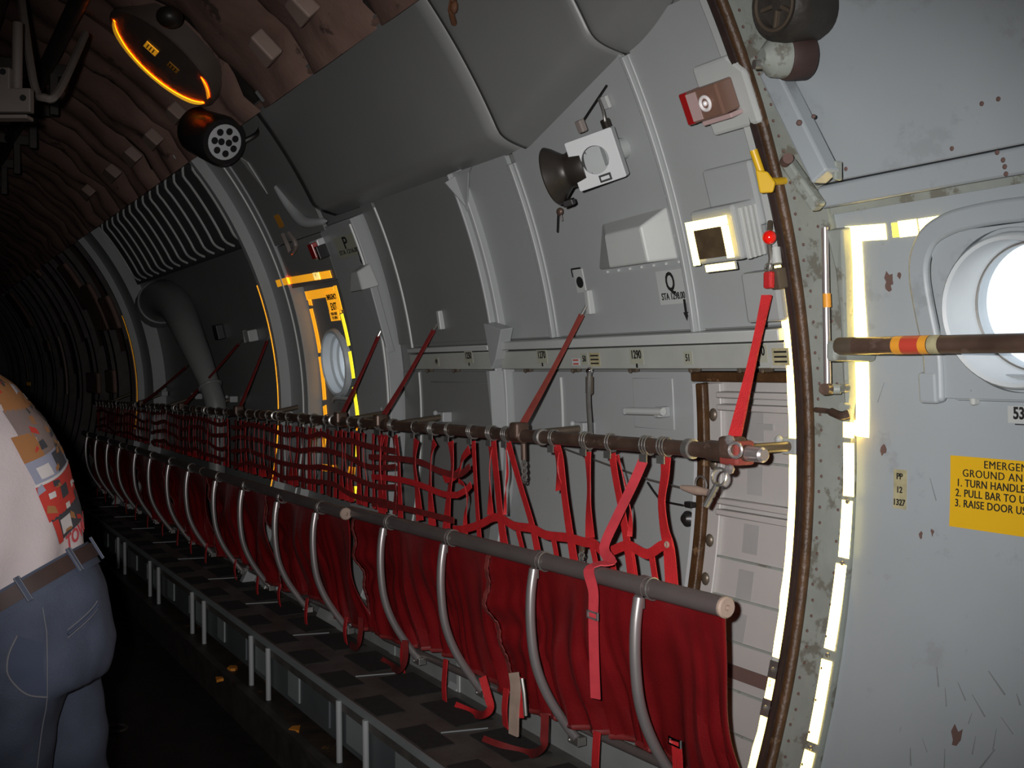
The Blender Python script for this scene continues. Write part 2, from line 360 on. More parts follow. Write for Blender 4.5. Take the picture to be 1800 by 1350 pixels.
# frame at station 1260: flange, dark slots and gussets
wpart('frame_flange', P_WALL, lambda b: (b.shell(-.845, -.775, -26, 25.6, 2.085, 2.13, 1, 30), b.shell(-.808, -.796, -4, 25.6, 2.062, 2.09, 1, 24)), True, .004)
for t0, t1 in ((16.9, 18.7), (10.8, 16.3)):
    wpart('slot', INK, lambda b: b.shell(-.832, -.823, t0, t1, 2.0835, 2.086, 1, 4))
def gusset(X, th, pts, d=.085, m=P_WALL, t=.006, side=1):
    ex, ey, n = fr(th); b = MB(); b.prism(pts, cyl(X, th, 2.085)-n*.01, n, ey, ex*side, t); build(b, 'gusset', m, wall, False)
gusset(-.79, 23.6, [(0, -.09), (.06, .05), (0, .06)])
wpart('gusset', P_WALL, lambda b: b.prism([(-.01, .07), (.13, .07), (.1, .055), (-.01, -.075)], cyl(-.79, 23.6, 2.085), *fr(23.6), .006), False)
wpart('gusset', P_WALL, lambda b: b.prism([(0, .055), (.12, .03), (.05, -.075), (.012, -.11)], cyl(-.80, 9.2, 2.088), *fr(9.2), .05), False, .003)
wpart('gusset', P_WALL, lambda b: b.prism([(-.01, .12), (.012, .12), (.02, -.09)], cyl(-.80, 2.6, 2.088), *fr(2.6), .06), False)
# --- the station rail
rail = wpart('station_rail', P_RAIL, lambda b: (b.shell(-1.53, -.847, 6.05, 7.8, 2.075, 2.13, 1, 2), b.shell(-.775, .60, 6.05, 7.8, 2.075, 2.13, 1, 2)), True, .003)
wpart('rail_ledge', P_LIGHT, lambda b: (b.shell(-.775, .60, 7.95, 8.75, 2.058, 2.13, 1, 2), b.shell(-1.53, -.847, 7.95, 8.5, 2.066, 2.13, 1, 2)), True, .003)
for X in (-1.36, -1.13, -.60, -.31, -.01, .26, .45, .53):
    wpart('rail_clip', BRONZE, lambda b: (b.wbox(X, 5.95, 2.085, (.035, .010, .014)), b.ball(cyl(X, 5.9, 2.065), .006, n=8)), False)
R_L = 2.0735
for s_, X, t in (('1250', *(-1.011, 7.31)), ('1270', *(-0.498, 7.2)), ('1290', *(0.014, 7.03)), ('1310', *(0.51, 7.09)), ('49', *(-1.282, 6.89)), ('50', *(-0.251, 6.92)), ('51', *(0.242, 6.86))):
    big = len(s_) == 4
    p = thing('station_label', 'small rail label reading %s, ' % s_ + {'1250': 'left of the station frame', '1270': 'just right of the station frame', '1290': 'mid rail above the tube handle', '1310': 'half hidden by the bright red tie strap', '49': 'far left on the rail', '50': 'beside the yellowed instruction label', '51': 'above the corner of the brown seal'}[s_], 'label', cyl(X, t, R_L))
    pl = MB(); pl.wbox(X, t, R_L+.0012, ((.062, .045, .0012) if big else (.036, .036, .0012))); build(pl, 'plate', PALE_SIGN, p, False)
    wtext(s_, X, t+(.15 if big else 0), R_L, .034 if big else .027, p, fat=.02, squeeze=.72)
    if big: b = MB(); b.wbox(X, t-.72, R_L, (.008, .012, .001)); build(b, 'tick', INK, p, False)
for X, t, lines, m, lb in ((*(-0.196, 6.86), 3, TAN_SIGN, 'tiny yellowed instruction label beside the number 50 on the rail'), (*(-0.3, 6.67), 2, P_WHITE, 'tiny white label with red print left of the number 50'), (*(0.586, 6.84), 3, TAN_SIGN, 'yellowed instruction label at the right end of the rail')):
    p = thing('instruction_label', lb, 'label', cyl(X, t, R_L))
    b = MB(); b.wbox(X, t, R_L+.001, (.055 if lines == 3 else .042, .042 if lines == 3 else .022, .001)); build(b, 'plate', m, p, False)
    for k in range(lines):
        b = MB(); b.wbox(X, t+(k-(lines-1)/2)*.33, R_L, (.042 if lines == 3 else .03, .0045, .0008)); build(b, 'print_line', INK if lines == 3 else REDSIGN, p, False)
# --- lower wall panels
for x0, x1 in ((-1.70, -1.545), (-1.52, -.85), (-.77, .235)):
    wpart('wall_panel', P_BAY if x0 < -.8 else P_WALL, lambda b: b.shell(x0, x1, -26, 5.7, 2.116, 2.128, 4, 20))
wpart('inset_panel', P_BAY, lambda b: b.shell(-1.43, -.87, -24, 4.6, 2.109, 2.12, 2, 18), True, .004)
wpart('rib', P_LIGHT, lambda b: b.tube([cyl(-1.535, 5.6-i*1.5, 2.113) for i in range(14)], .005, 8))
wpart('rib', P_LIGHT, lambda b: b.tube([cyl(-.455, 5.2-i*1.2, 2.113) for i in range(6)], .005, 8))
wpart('wall_panel', P_WALL, lambda b: b.shell(*(-0.067,), *(0.119,), 1.2, 5.2, 2.1125, 2.118, 1, 3), True, .002)
# --- bay P frame band, hatch header and frame B
bandP = wpart('frame_band', P_WALL, lambda b: b.shell(-2.09, -1.72, -30, 24.6, 2.055, 2.13, 2, 40), True, .004)
wpart('rib', P_LIGHT, lambda b: b.tube([cyl(-1.735, 24-i*1.5, 2.053) for i in range(28)], .007, 8))
wpart('header_panel', P_LINER, lambda b: b.shell(-2.73, -2.095, 17.9, 24.1, 2.057, 2.13, 2, 5), True, .004)
wpart('sill_panel', P_LINER, lambda b: b.shell(-2.73, -2.095, -30, -9.5, 2.085, 2.13, 2, 12), True, .004)
bandB = wpart('frame_band', P_WALL, lambda b: (b.shell(-3.02, -2.735, -30, 41, 2.045, 2.13, 2, 40), b.shell(-3.05, -3.0, -30, 41, 1.99, 2.05, 1, 44)), True, .004)
wpart('rib', P_LIGHT, lambda b: b.tube([cyl(-2.80, 40-i*1.5, 2.043) for i in range(46)], .006, 8))
wpart('lightening_hole_plate', P_LIGHT, lambda b: (b.prism([(-.03, .10), (.035, .05), (.035, -.12)], cyl(-2.52, 34.5, 2.052), *fr(34.5), .006), b.prism([(-.05, .03), (.02, .04), (.01, -.01)], cyl(-2.56, 38.2, 2.052), *fr(38.2), .006)), False)
frameA = wpart('frame_band', P_WALL, lambda b: (b.shell(-6.75, -6.38, -30, 41, 2.03, 2.13, 1, 40), b.shell(-6.78, -6.74, -30, 41, 1.98, 2.05, 1, 40)), True)
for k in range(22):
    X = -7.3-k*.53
    wpart('frame_band', DARKM, lambda b: b.shell(X-.05, X+.05, -30, 41, 2.03-.02*(k % 2), 2.13, 1, 30))  # far frames coloured darker than the near ones, standing in for the gloom
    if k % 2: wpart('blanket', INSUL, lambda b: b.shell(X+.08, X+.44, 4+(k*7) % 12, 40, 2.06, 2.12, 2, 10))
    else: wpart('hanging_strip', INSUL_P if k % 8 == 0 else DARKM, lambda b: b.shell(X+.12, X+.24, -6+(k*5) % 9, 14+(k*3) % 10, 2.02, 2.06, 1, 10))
for x0, x1, t0, t1 in [(-8.233, -7.7, 17.13, 30.26), (-7.62, -7.171, 16.92, 25.66), (-9.548, -8.823, -0.57, 5.6), (-8.374, -7.916, 0.03, 6.43), (-13.762, -13.025, 23.86, 39.09), (-12.607, -12.109, 13.27, 17.57), (-10.02, -9.767, 37.67, 41.92), (-8.599, -8.124, 23.99, 37.6)]:
    wpart('hanging_blanket', INSUL, lambda b: b.shell(x0, x1, t0, t1, 1.985, 2.03, 3, 4), True, .02)
# --- recessed side door bay right of the seats
alc = MB(); alc.shell(.262, .60, -30, 5.2, 2.118, 2.13, 2, 20)
door2 = struct(alc, 'door_2', P_SIDE, 'recessed grey side door with brown edge seal right of the seats', 'door')
def d2(name, m, fn, smooth=True, bevel=0): mb = MB(); fn(mb); return build(mb, name, m, door2, smooth, bevel)
d2('seal', SEAL, lambda b: b.shell(.232, .60, 5.05, 5.75, 2.085, 2.13, 8, 1), True, .004)
d2('seal', SEAL, lambda b: b.shell(.245, .275, -12.5, 4.9, 2.088, 2.13, 1, 14), True, .004)
d2('edge_strip', P_WHITE, lambda b: b.shell(.232, .243, -14, 4.9, 2.09, 2.13, 1, 14))
d2('frame_strip', P_SIDE, lambda b: b.shell(.277, .325, -28, 4.9, 2.105, 2.13, 1, 16), True, .003)
for t in (4.1, 3.2, -3.6, -4.4): d2('stiffener', P_SIDE, lambda b: b.shell(.33, .60, t-.22, t+.22, 2.085, 2.125, 2, 1), True, .003)
for t in (-.6, -7.6, -10.3, -13.2, -16.3, -19.0): d2('panel_joint', P_BAND, lambda b: b.shell(.29, .60, t-.07, t+.07, 2.108, 2.12, 2, 1))
for k, t in enumerate((1.9, -1.9, -6.0, -9.2, -12.2)): d2('grey_patch', PATCHG, lambda b: b.wbox(0.443-.004*k, t, 2.1185, (.055, .075, .0015)), False)
d2('handle_bar', PATCHG, lambda b: b.wbox(.475, 1.9, 2.1185, (.06, .016, .004)), False)
for t in (2.6, -1.0, -6.6, -9.4): d2('latch', BRONZE, lambda b: b.ball(cyl(.30, t, 2.10), .014, (1, .6, 1.3), 10))
d2('dark_band', CHIP, lambda b: b.shell(.40, .60, -15.6, -14.7, 2.112, 2.12, 2, 1))

# --- door frame: seal, rivet band, tape
trim = MB(); trim.shell(.66, .772, -38, 41, 2.095, 2.13, 1, 60)
frame1 = struct(trim, 'trim_1', P_BAND, 'riveted grey-green frame band around the right-hand door', 'frame')
def t1(name, m, fn, smooth=True, bevel=0): mb = MB(); fn(mb); return build(mb, name, m, frame1, smooth, bevel)
t1('seal', SEAL, lambda b: b.tube([cyl(.652, 36-i, 2.088) for i in range(75)], .0135, 10))
t1('seal_lip', SEAL_D, lambda b: b.tube([cyl(.634, 40-i, 2.078) for i in range(78)], .010, 8))
t1('frame_strip', P_LIGHT, lambda b: b.shell(.592, .632, -38, 41, 2.082, 2.13, 1, 60), True, .003)
rv = MB()
for k in range(74): rv.ball(cyl(.682+.004*math.sin(k*2.1), 36-k, 2.0945), .0042, n=6)
for k in range(37): rv.ball(cyl(.738, 35-k*2, 2.0945), .004, n=6)
build(rv, 'rivets', CHIP, frame1)['kind'] = 'stuff'
def tape_arc(X, w, t0, t1_, R, m, par, n=None, jag=0, X1=None):
    b = MB(); n = n or max(2, int(abs(t1_-t0)/1.0)); vs = []
    for R_ in (R, R+.002):
        for j in range(n+1):
            f = j/n; t = t0+(t1_-t0)*f; xx = X if X1 is None else X+(X1-X)*f
            jl = jag*(noise.noise(Vector((t*3, X*9, 1)))); jr = jag*(noise.noise(Vector((t*3, X*9, 7))))
            vs += [cyl(xx-w/2+jl, t, R_), cyl(xx+w/2+jr, t, R_)]
    a = 2*(n+1); fs = []
    for j in range(n):
        fs += [[2*j, 2*j+1, 2*j+3, 2*j+2], [a+2*j, a+2*j+2, a+2*j+3, a+2*j+1], [2*j, 2*j+2, a+2*j+2, a+2*j], [2*j+1, a+2*j+1, a+2*j+3, 2*j+3]]
    fs += [[0, a, a+1, 1], [2*n, 2*n+1, a+2*n+1, a+2*n]]
    b.add(vs, fs); return build(b, 'reflective_tape', m, par, False)
def tape_line(p, q, w, R, m, par):          # strip between two (X, angle) points
    (x0, a0), (x1, a1) = p, q; k = math.radians(1)*R; dx, dy = x1-x0, (a1-a0)*k; L = math.hypot(dx, dy); nx, ny = -dy/L*w/2, dx/L*w/2; b = MB(); vs = []
    n = max(1, int(L/.03))
    for R_ in (R, R+.002):
        for j in range(n+1):
            f = j/n
            for s_ in (-1, 1): vs.append(cyl(x0+dx*f+nx*s_, a0+(a1-a0)*f+ny*s_/k, R_))
    a = 2*(n+1); fs = []
    for j in range(n): fs += [[2*j, 2*j+1, 2*j+3, 2*j+2], [a+2*j, a+2*j+2, a+2*j+3, a+2*j+1], [2*j, 2*j+2, a+2*j+2, a+2*j], [2*j+1, a+2*j+1, a+2*j+3, 2*j+3]]
    fs += [[0, a, a+1, 1], [2*n, 2*n+1, a+2*n+1, a+2*n]]
    b.add(vs, fs); return build(b, 'reflective_tape', m, par, False)
tape_arc(.612, .034, 12.9, -13.2, 2.080, TAPE, frame1, jag=.003)
tape_arc(.608, .026, -14.6, -16.0, 2.080, TAPE, frame1)
tape_arc(.610, .032, -17.1, -34, 2.080, TAPE, frame1, jag=.003)
for t in (-14.0, -16.5): t1('bolt_plate', STEEL_D, lambda b: (b.wbox(.608, t, 2.082, (.03, .04, .004)), b.ball(cyl(.608, t, 2.076), .007, n=8)), False)

# --- the sliding door with its window
db = MB(); db.holed(.776, 1.95, -38, 15.6, 2.11, 2.125, WX, WT, .150)
door = struct(db, 'door_1', P_DOOR, 'large blue-grey sliding door with round window', 'door')
def d1(name, m, fn, smooth=True, bevel=0): mb = MB(); fn(mb); return build(mb, name, m, door, smooth, bevel)
tape_line((0.823, 14.08), (0.808, 10.41), .036, 2.108, TAPE, door)
tape_line((0.808, 10.41), (0.793, 1.69), .036, 2.108, TAPE, door)
tape_line((0.801, 14.23), (0.908, 14.06), .034, 2.108, TAPE, door)
tape_line((0.926, 14.08), (0.94, 14.06), .030, 2.108, TAPE_G, door); tape_line((0.943, 14.08), (0.988, 14.06), .034, 2.108, TAPE, door)
ex, ey, n = fr(14.3)
d1('reflective_tape', TAPE, lambda b: b.prism([(0, -.017), (0, .017), (.07, .017), (.035, -.017)], cyl(*(0.995, 14.05), 2.109), *fr(14.3), .0015), False)
d1('reflective_tape', TAPE, lambda b: b.prism([(-.04, -.008), (-.02, -.003), (.04, .002), (.045, .008), (0, .006)], cyl(*(1.141, 13.74), 2.085), *fr(14.2), .0015), False)
tape_line((0.765, 2.23), (0.805, 2.26), .034, 2.108, TAPE, door)
TL = [[(0.768, 2.6), (0.767, 1.62)], [(0.767, 1.29), (0.768, -2.05)], [(0.765, -2.33), (0.763, -5.93)], [(0.758, -6.36), (0.751, -11.74)], [(0.749, -12.42), (0.751, -17.53)], [(0.75, -18.07), (0.749, -21.59)]]
for p, q in TL: tape_line(p, q, .030, 2.0925, TAPE, door)
for u in TL[1:5]: d1('bolt', STEEL_D, lambda b: b.ball(cyl(u[1][0], u[1][1]-.35, 2.092), .006, n=8))
# window: deep ring, glass, pad
win = MB(); win.lathe([(.152, .0), (.150, .020), (.145, .026), (.138, .022), (.131, -.055), (.127, -.060), (.125, -.09)], cyl(WX, WT, 2.085), fr(WT)[2], 56)
win1 = struct(win, 'window_1', P_RING, 'round porthole with deep pale ring in the sliding door', 'window')
g = MB(); g.lathe([(.0001, -.064), (.1275, -.064), (.1275, -.068), (.0001, -.068)], cyl(WX, WT, 2.085), fr(WT)[2], 48); build(g, 'pane', GLASS, win1)
g = MB(); g.torus(cyl(WX, WT, 2.085)-fr(WT)[2]*.060, fr(WT)[2], .1275, .003, 48); build(g, 'gasket', STEEL_D, win1)
# raised surround of the window: arched moulding and rectangular pad
d1('window_surround', P_DOOR, lambda b: b.holed(1.03, 1.42, 4.3, 13.6, 2.088, 2.112, WX, WT, .160), True, .008)
ARCH = [(1.007, 4.09), (1.009, 6.23), (1.006, 7.53), (0.997, 9.53), (0.994, 11.18), (1.004, 12.46), (1.032, 13.5), (1.075, 14.01), (1.121, 14.21), (1.195, 14.3), (1.297, 14.21)]
d1('arch_moulding', P_DOOR, lambda b: b.ribbon(smooth_path([cyl(x, t, 2.088) for x, t in ARCH], 5), fr(10)[2], .046, .020), True, .007)
d1('moulding_foot', P_DOOR, lambda b: b.wbox(*(0.997, 4.88), 2.11, (.045, .065, .035)), False, .006)
d1('lower_pad', P_DOOR, lambda b: b.wbox(*(1.193, 4.87), 2.112, (.30, .055, .012)), False, .006)
d1('pad_rib', P_LIGHT, lambda b: b.wbox(*(1.092, 4.74), 2.11, (.012, .06, .022)), False, .004)
# ledge and upper track panel above the door
d1('track_ledge', P_DOOR, lambda b: (b.shell(.775, 1.95, 16.05, 17.45, 2.072, 2.13, 8, 2),), True, .006)
d1('ledge_shade_strip', P_BAND, lambda b: b.shell(.775, 1.95, 15.55, 16.1, 2.103, 2.12, 2, 1))  # darker strip standing in for the shadow line under the ledge
upper = d1('upper_panel', P_DOOR, lambda b: b.shell(.775, 1.95, 17.55, 41, 2.068, 2.13, 4, 24), True, .004)
wpart('upper_skin', P_DOOR, lambda b: b.shell(1.955, XA, -38, 41, 2.09, 2.13, 2, 30))
for u in [(0.948, 27.27), (1.131, 18.07), (0.871, 18.18), (1.222, 17.4), (1.231, 16.96), (1.232, 16.61), (1.232, 16.23), (1.245, 20.03), (1.211, 20.0)]:
    build(MB().ball(cyl(u[0], u[1], 2.0675), .005, (1, .6, 1), 8), 'bolt_hole', CHIP, upper)
# paint chips and scratches on the door
for u, sc in [((0.899, 11.18), 1.0), ((0.926, 11.43), 0.4), ((0.851, 1.03), 0.8), ((1.091, -14.47), 1.3), ((0.895, 10.79), 0.7), ((0.955, -3.86), 0.5), ((0.984, -3.53), 0.4)]:
    rr = random.Random(int(u[0]*999)); k = 9
    poly = [(math.cos(i/k*6.283)*.010*sc*rr.uniform(.5, 1.4), math.sin(i/k*6.283)*.020*sc*rr.uniform(.5, 1.3)) for i in range(k)]
    d1('paint_chip', CHIP, lambda b: b.prism(poly, cyl(u[0], u[1], 2.1095), *fr(u[1]), .0008), False)

rs = random.Random(11)
for x, t in [(1.028, -11.54), (1.053, -12.49), (1.087, -11.93), (1.114, -13.19), (1.128, -12.4), (1.16, -10.96), (1.172, -13.85), (1.193, -12.96), (1.023, -15.4), (0.995, -16.27), (1.073, -15.76), (1.131, -14.5), (1.163, -14.98), (0.958, -15.29), (1.209, -11.49), (0.982, -1.06), (0.849, 4.46)]:
    a = rs.uniform(-.9, .5); L = rs.uniform(.02, .055); w_ = rs.uniform(.0008, .0022)
    d1('scuff_mark', SCUFF, lambda b: b.prism([(math.sin(a)*L/2*s1-math.cos(a)*w_*s2, math.cos(a)*L/2*s1+math.sin(a)*w_*s2) for s1, s2 in ((-1, -1), (-1, 1), (1, .4), (1, -.4))], cyl(x, t, 2.1096), *fr(t), .0006), False)
# --- escape hatch in the wall (exit with amber tape)
hb = MB(); hb.holed(-2.73, -2.095, -9.3, 17.8, 2.118, 2.13, HX, HT, .152)
hatch = struct(hb, 'door_3', P_LINER, 'small wall escape hatch outlined in amber reflective tape', 'door')
g = MB(); g.lathe([(.172, .0), (.166, .020), (.155, .024), (.148, .018), (.143, -.02), (.132, -.03), (.130, -.05), (.118, -.06), (.115, -.09)], cyl(HX, HT, 2.10), fr(HT)[2], 48)
win2 = struct(g, 'window_2', P_RING, 'small round porthole in the escape hatch between the wall frames', 'window')
g = MB(); g.lathe([(.0001, -.075), (.122, -.075), (.122, -.079), (.0001, -.079)], cyl(HX, HT, 2.10), fr(HT)[2], 40); build(g, 'pane', GLASS, win2)
HTL = [[(-2.684, 16.68), (-2.69, 14.99)], [(-2.702, 14.52), (-2.694, 8.32)], [(-2.702, 7.77), (-2.687, 1.73)], [(-2.689, 0.92), (-2.673, -0.95)], [(-2.68, -3.58), (-2.691, -5.34)]]
for p, q in HTL: tape_line(p, q, .045, 2.115, TAPE_A, hatch)
HTR = [[(-2.14, 17.17), (-2.142, 13.95)], [(-2.146, 13.43), (-2.13, 9.22)], [(-2.133, 8.49), (-2.121, 4.97)], [(-2.129, 3.88), (-2.093, -0.0)], [(-2.092, -1.03), (-2.09, -1.76)], [(-2.089, -2.35), (-2.08, -5.11)], [(-2.061, -8.88), (-2.054, -10.7)]]
for i, (p, q) in enumerate(HTR): tape_line(p, q, .035, 2.053, TAPE_G if i in (1, 2, 3, 5, 6) else TAPE_A, bandP)
tape_line((-2.718, 16.4), (-2.319, 16.34), .045, 2.113, TAPE_A, hatch)
tape_line((-2.666, -7.66), (-2.484, -7.44), .035, 2.113, TAPE_A, hatch); tape_line((-2.315, -7.23), (-2.215, -7.15), .035, 2.113, TAPE_A, hatch)
tape_line((-2.766, -12.69), (-2.624, -12.6), .022, 2.083, TAPE_A, wall); tape_line((-2.456, -12.49), (-2.154, -12.3), .022, 2.083, TAPE_A, wall)
tape_line((-2.895, 19.06), (-2.719, 19.12), .036, 2.043, TAPE_A, bandB); tape_line((-2.748, 19.08), (-2.146, 18.72), .036, 2.053, TAPE_A, wall)
b = tape_line((-2.362, 18.92), (-2.287, 18.83), .034, 2.051, TAPE, wall)
build(MB().wbox(*(-2.31, 0.19), 2.115, (.14, .12, .05)), 'latch_cover', P_LINER, hatch, False, .01)
build(MB().tube(smooth_path([cyl(*(-2.476, 1.7), 2.08), cyl(*(-2.355, 2.26), 2.05), cyl(*(-2.172, 2.29), 2.05)]), .008), 'grab_handle', P_WHITE, hatch)
tape_line((-2.37, -1.0), (-2.201, -1.03), .03, 2.063, TAPE_A, hatch)
# tape on the inner edges of frames B and A
tape_arc(-3.052, .010, 19.6, -18, 1.988, TAPE_A, bandB, jag=.002)
tape_arc(-6.782, .016, 20, -8, 1.976, TAPE_A, frameA)
tape_line((-15.0, 0.6), (-14.5, .6), .05, 1.95, TAPE_A, wall)

# --- ceiling: quilted insulation in bays, pads on top
cb = MB(); cb.shell(XF, XA, 40.5, 139.5, 2.09, 2.12, 1, 50)
ceil = struct(cb, 'ceiling', DARKM, 'arched cabin ceiling hung with brown quilted insulation', 'ceiling')
def blanket(X0, X1, t0, t1, seed, fold):
    b = MB(); nx, nt = 18, 40; vs = []
    for j in range(nt+1):
        for i in range(nx+1):
            f, g_ = i/nx, j/nt; x = X0+(X1-X0)*f; t = t0+(t1-t0)*g_
            edge = min(f, 1-f)*2; puff = .055*math.sin(math.pi*min(1, edge*1.0)/2)**.7
            nz = noise.noise(Vector((x*3.1, t*.22, seed)))*.030+noise.noise(Vector((x*9, t*.5, seed+3)))*.012
            tuck = .030*math.exp(-((t-46)/1.6)**2)+.02*math.exp(-((t-54)/1.4)**2)
            fl = fold*abs(math.sin(f*math.pi*2+noise.noise(Vector((t*.12, seed, 1)))*1.5))
            vs.append(cyl(x, t, 2.05-puff-nz+tuck-fl))
    b.add(vs, [[j*(nx+1)+i, (j+1)*(nx+1)+i, (j+1)*(nx+1)+i+1, j*(nx+1)+i+1] for j in range(nt) for i in range(nx)])
    return build(b, 'insulation_blanket', INSUL, ceil)
xs = [-.05+.62*k for k in range(7)]+[-.05-.62*k for k in range(1, 30)]
for k, x in enumerate(sorted(xs)): blanket(x, x+.625, 40.2, 139.8, k*3.7, .035 if x < -2.4 else .012)
PADS = [((-0.899, 45.87), 0.11, 0.1), ((-1.346, 45.25), 0.1, 0.12), ((-3.196, 45.92), 0.15, 0.09), ((-3.729, 46.07), 0.18, 0.09), ((-4.33, 46.2), 0.2, 0.09), ((-5.21, 46.64), 0.22, 0.08), ((-2.623, 46.48), 0.12, 0.08)]
for (x, t), sx, sy in PADS:
    e, f_, n_ = fr(t)
    b = MB(); b.prism([(-sx/2, -sy/2), (sx/2, -sy*.42), (sx*.36, sy/2), (-sx*.34, sy*.40)], cyl(x, t, 2.0), e, f_, n_, .06); build(b, 'insulation_pad', INSUL_P, ceil, False, .008)
for k in range(9):
    x = -1.0-k*.75; b = MB(); b.wbox(x, 41.6, 2.02, (.05, .05, .02)); build(b, 'edge_clip', P_WALL, ceil, False, .003)
ed = MB(); ed.tube([cyl(XF+.4+i*.4, 40.7+.15*math.sin(i*1.7), 2.045) for i in range(int((XA-XF-.6)/.4))], .014, 8); build(ed, 'blanket_hem', INSUL, ceil)
# overhead dark ducts and beams running fore and aft
for y, z, r in ((.55, 1.80, .09), (.28, 1.72, .05), (.0, 1.84, .10), (.86, 1.70, .035)):
    b = MB(); b.tube([V(XF+.5, y, z), V(-2.9, y, z), V(-1.0, y, z+.02), V(XA-.3, y, z)], r, 14); build(b, 'overhead_duct', DARKM, ceil)
for k in range(14):
    x = -3.2-k*.9; b = MB(); b.box((x, .45, 1.70), (.05, 1.1, .06)); b.box((x, .9, 1.60), (.04, .04, .24)); build(b, 'hanger_bracket', DARKM, ceil, False, .004)

# --- floor
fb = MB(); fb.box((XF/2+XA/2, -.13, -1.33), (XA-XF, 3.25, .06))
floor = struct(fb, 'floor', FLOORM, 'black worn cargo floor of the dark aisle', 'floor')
def fpart(name, m, fn, smooth=False, bevel=0, par=None): mb = MB(); fn(mb); return build(mb, name, m, par or floor, smooth, bevel)
fpart('edge_angle', DARKM, lambda b: (b.box((-7, 1.46, -1.13), (23, .03, .03)), b.box((-7, 1.478, -1.21), (23, .012, .18))))
fpart('gutter', GUTTER, lambda b: b.box((-7, 1.66, -1.135), (23, .36, .02)))
for k in range(12):
    x = .9-k*.62; fpart('floor_ring', DARKM, lambda b: b.torus((x, 1.0, -1.296), (0, 0, 1), .05, .006, 16, 6), True)
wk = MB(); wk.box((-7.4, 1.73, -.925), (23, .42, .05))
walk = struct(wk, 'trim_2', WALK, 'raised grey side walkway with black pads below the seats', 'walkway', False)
def kpart(name, m, fn, smooth=False, bevel=0): mb = MB(); fn(mb); return build(mb, name, m, walk, smooth, bevel)
kpart('edge_rail', FASCB, lambda b: b.box((-7.4, 1.522, -.908), (23, .012, .020)))
kpart('fascia', FASC, lambda b: b.box((-7.4, 1.535, -1.0), (23, .012, .15)))
for k in range(26):
    x = .9-k*.345
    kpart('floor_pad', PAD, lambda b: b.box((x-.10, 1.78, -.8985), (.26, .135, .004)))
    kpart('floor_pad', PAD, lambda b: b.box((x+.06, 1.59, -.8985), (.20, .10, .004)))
    if k % 2 == 0: kpart('floor_seam', FASCB, lambda b: b.obox((x+.07, 1.72, -.8985), V(.25, 1, 0).normalized(), V(-1, .25, 0).normalized(), V(0, 0, 1), (.15, .004, .0035)))
    kpart('fascia_block', FASCB if k % 3 else FASC, lambda b: b.box((x+.05+.03*math.sin(k*2.1), 1.526, -.992), (.15+.04*math.sin(k*1.7), .008, .115)))
for k in range(9):
    for dx in (0, -.235):
        x = -.70-1.022*k+dx; kpart('post', P_WALL, lambda b: b.tube([V(x, 1.512, -.915), V(x+.006, 1.512, -1.13)], .011, 10), True)
kk = struct(MB().box((-7.4, 1.905, -.83), (23, .03, .15)), 'baseboard_right', KICK, 'grey kick panel along the wall foot behind the seats', 'baseboard', False)
for k in range(22):
    x = .35-k*.56; build(MB().box((x, 1.888, -.83), (.05 if k % 2 else .018, .006, .148)), 'joint_strip', P_LIGHT if k % 2 == 0 else KICK, kk, False)
for k, (x, y, z) in enumerate([(-2.22, 1.509, -1.12), (-2.079, 1.408, -1.12), (-1.301, 1.485, -1.12), (-1.422, 1.676, -1.12), (-1.518, 1.676, -1.12)]):
    b = MB(); rr = random.Random(k); b.prism([(math.cos(a)*.03*rr.uniform(.4, 1.2), math.sin(a)*.03*rr.uniform(.4, 1.2)) for a in (0, 1.1, 2.2, 3.4, 4.6, 5.5)], (x, y, -1.124), V(1, 0, 0), V(0, 1, 0), V(0, 0, 1), .012)
    o = build(b, 'debris_scrap', DEBRIS, None, False, at=(x, y, -1.124)); tag(o, ['small orange scrap lying in the gutter below the walkway, farther of two', 'dim orange scrap by the aisle edge', 'brightest orange scrap in the gutter beside the aisle edge', 'orange scrap in the gutter under the nearest walkway posts', 'thin orange scrap under the fascia'][k], 'scrap', 'orange scraps in the gutter')
# pale ground and sky outside the portholes
struct(MB().box((0, 60, -3.4), (400, 110, .2)), 'ground', CONC, 'pale concrete apron outside the porthole', 'ground', False)

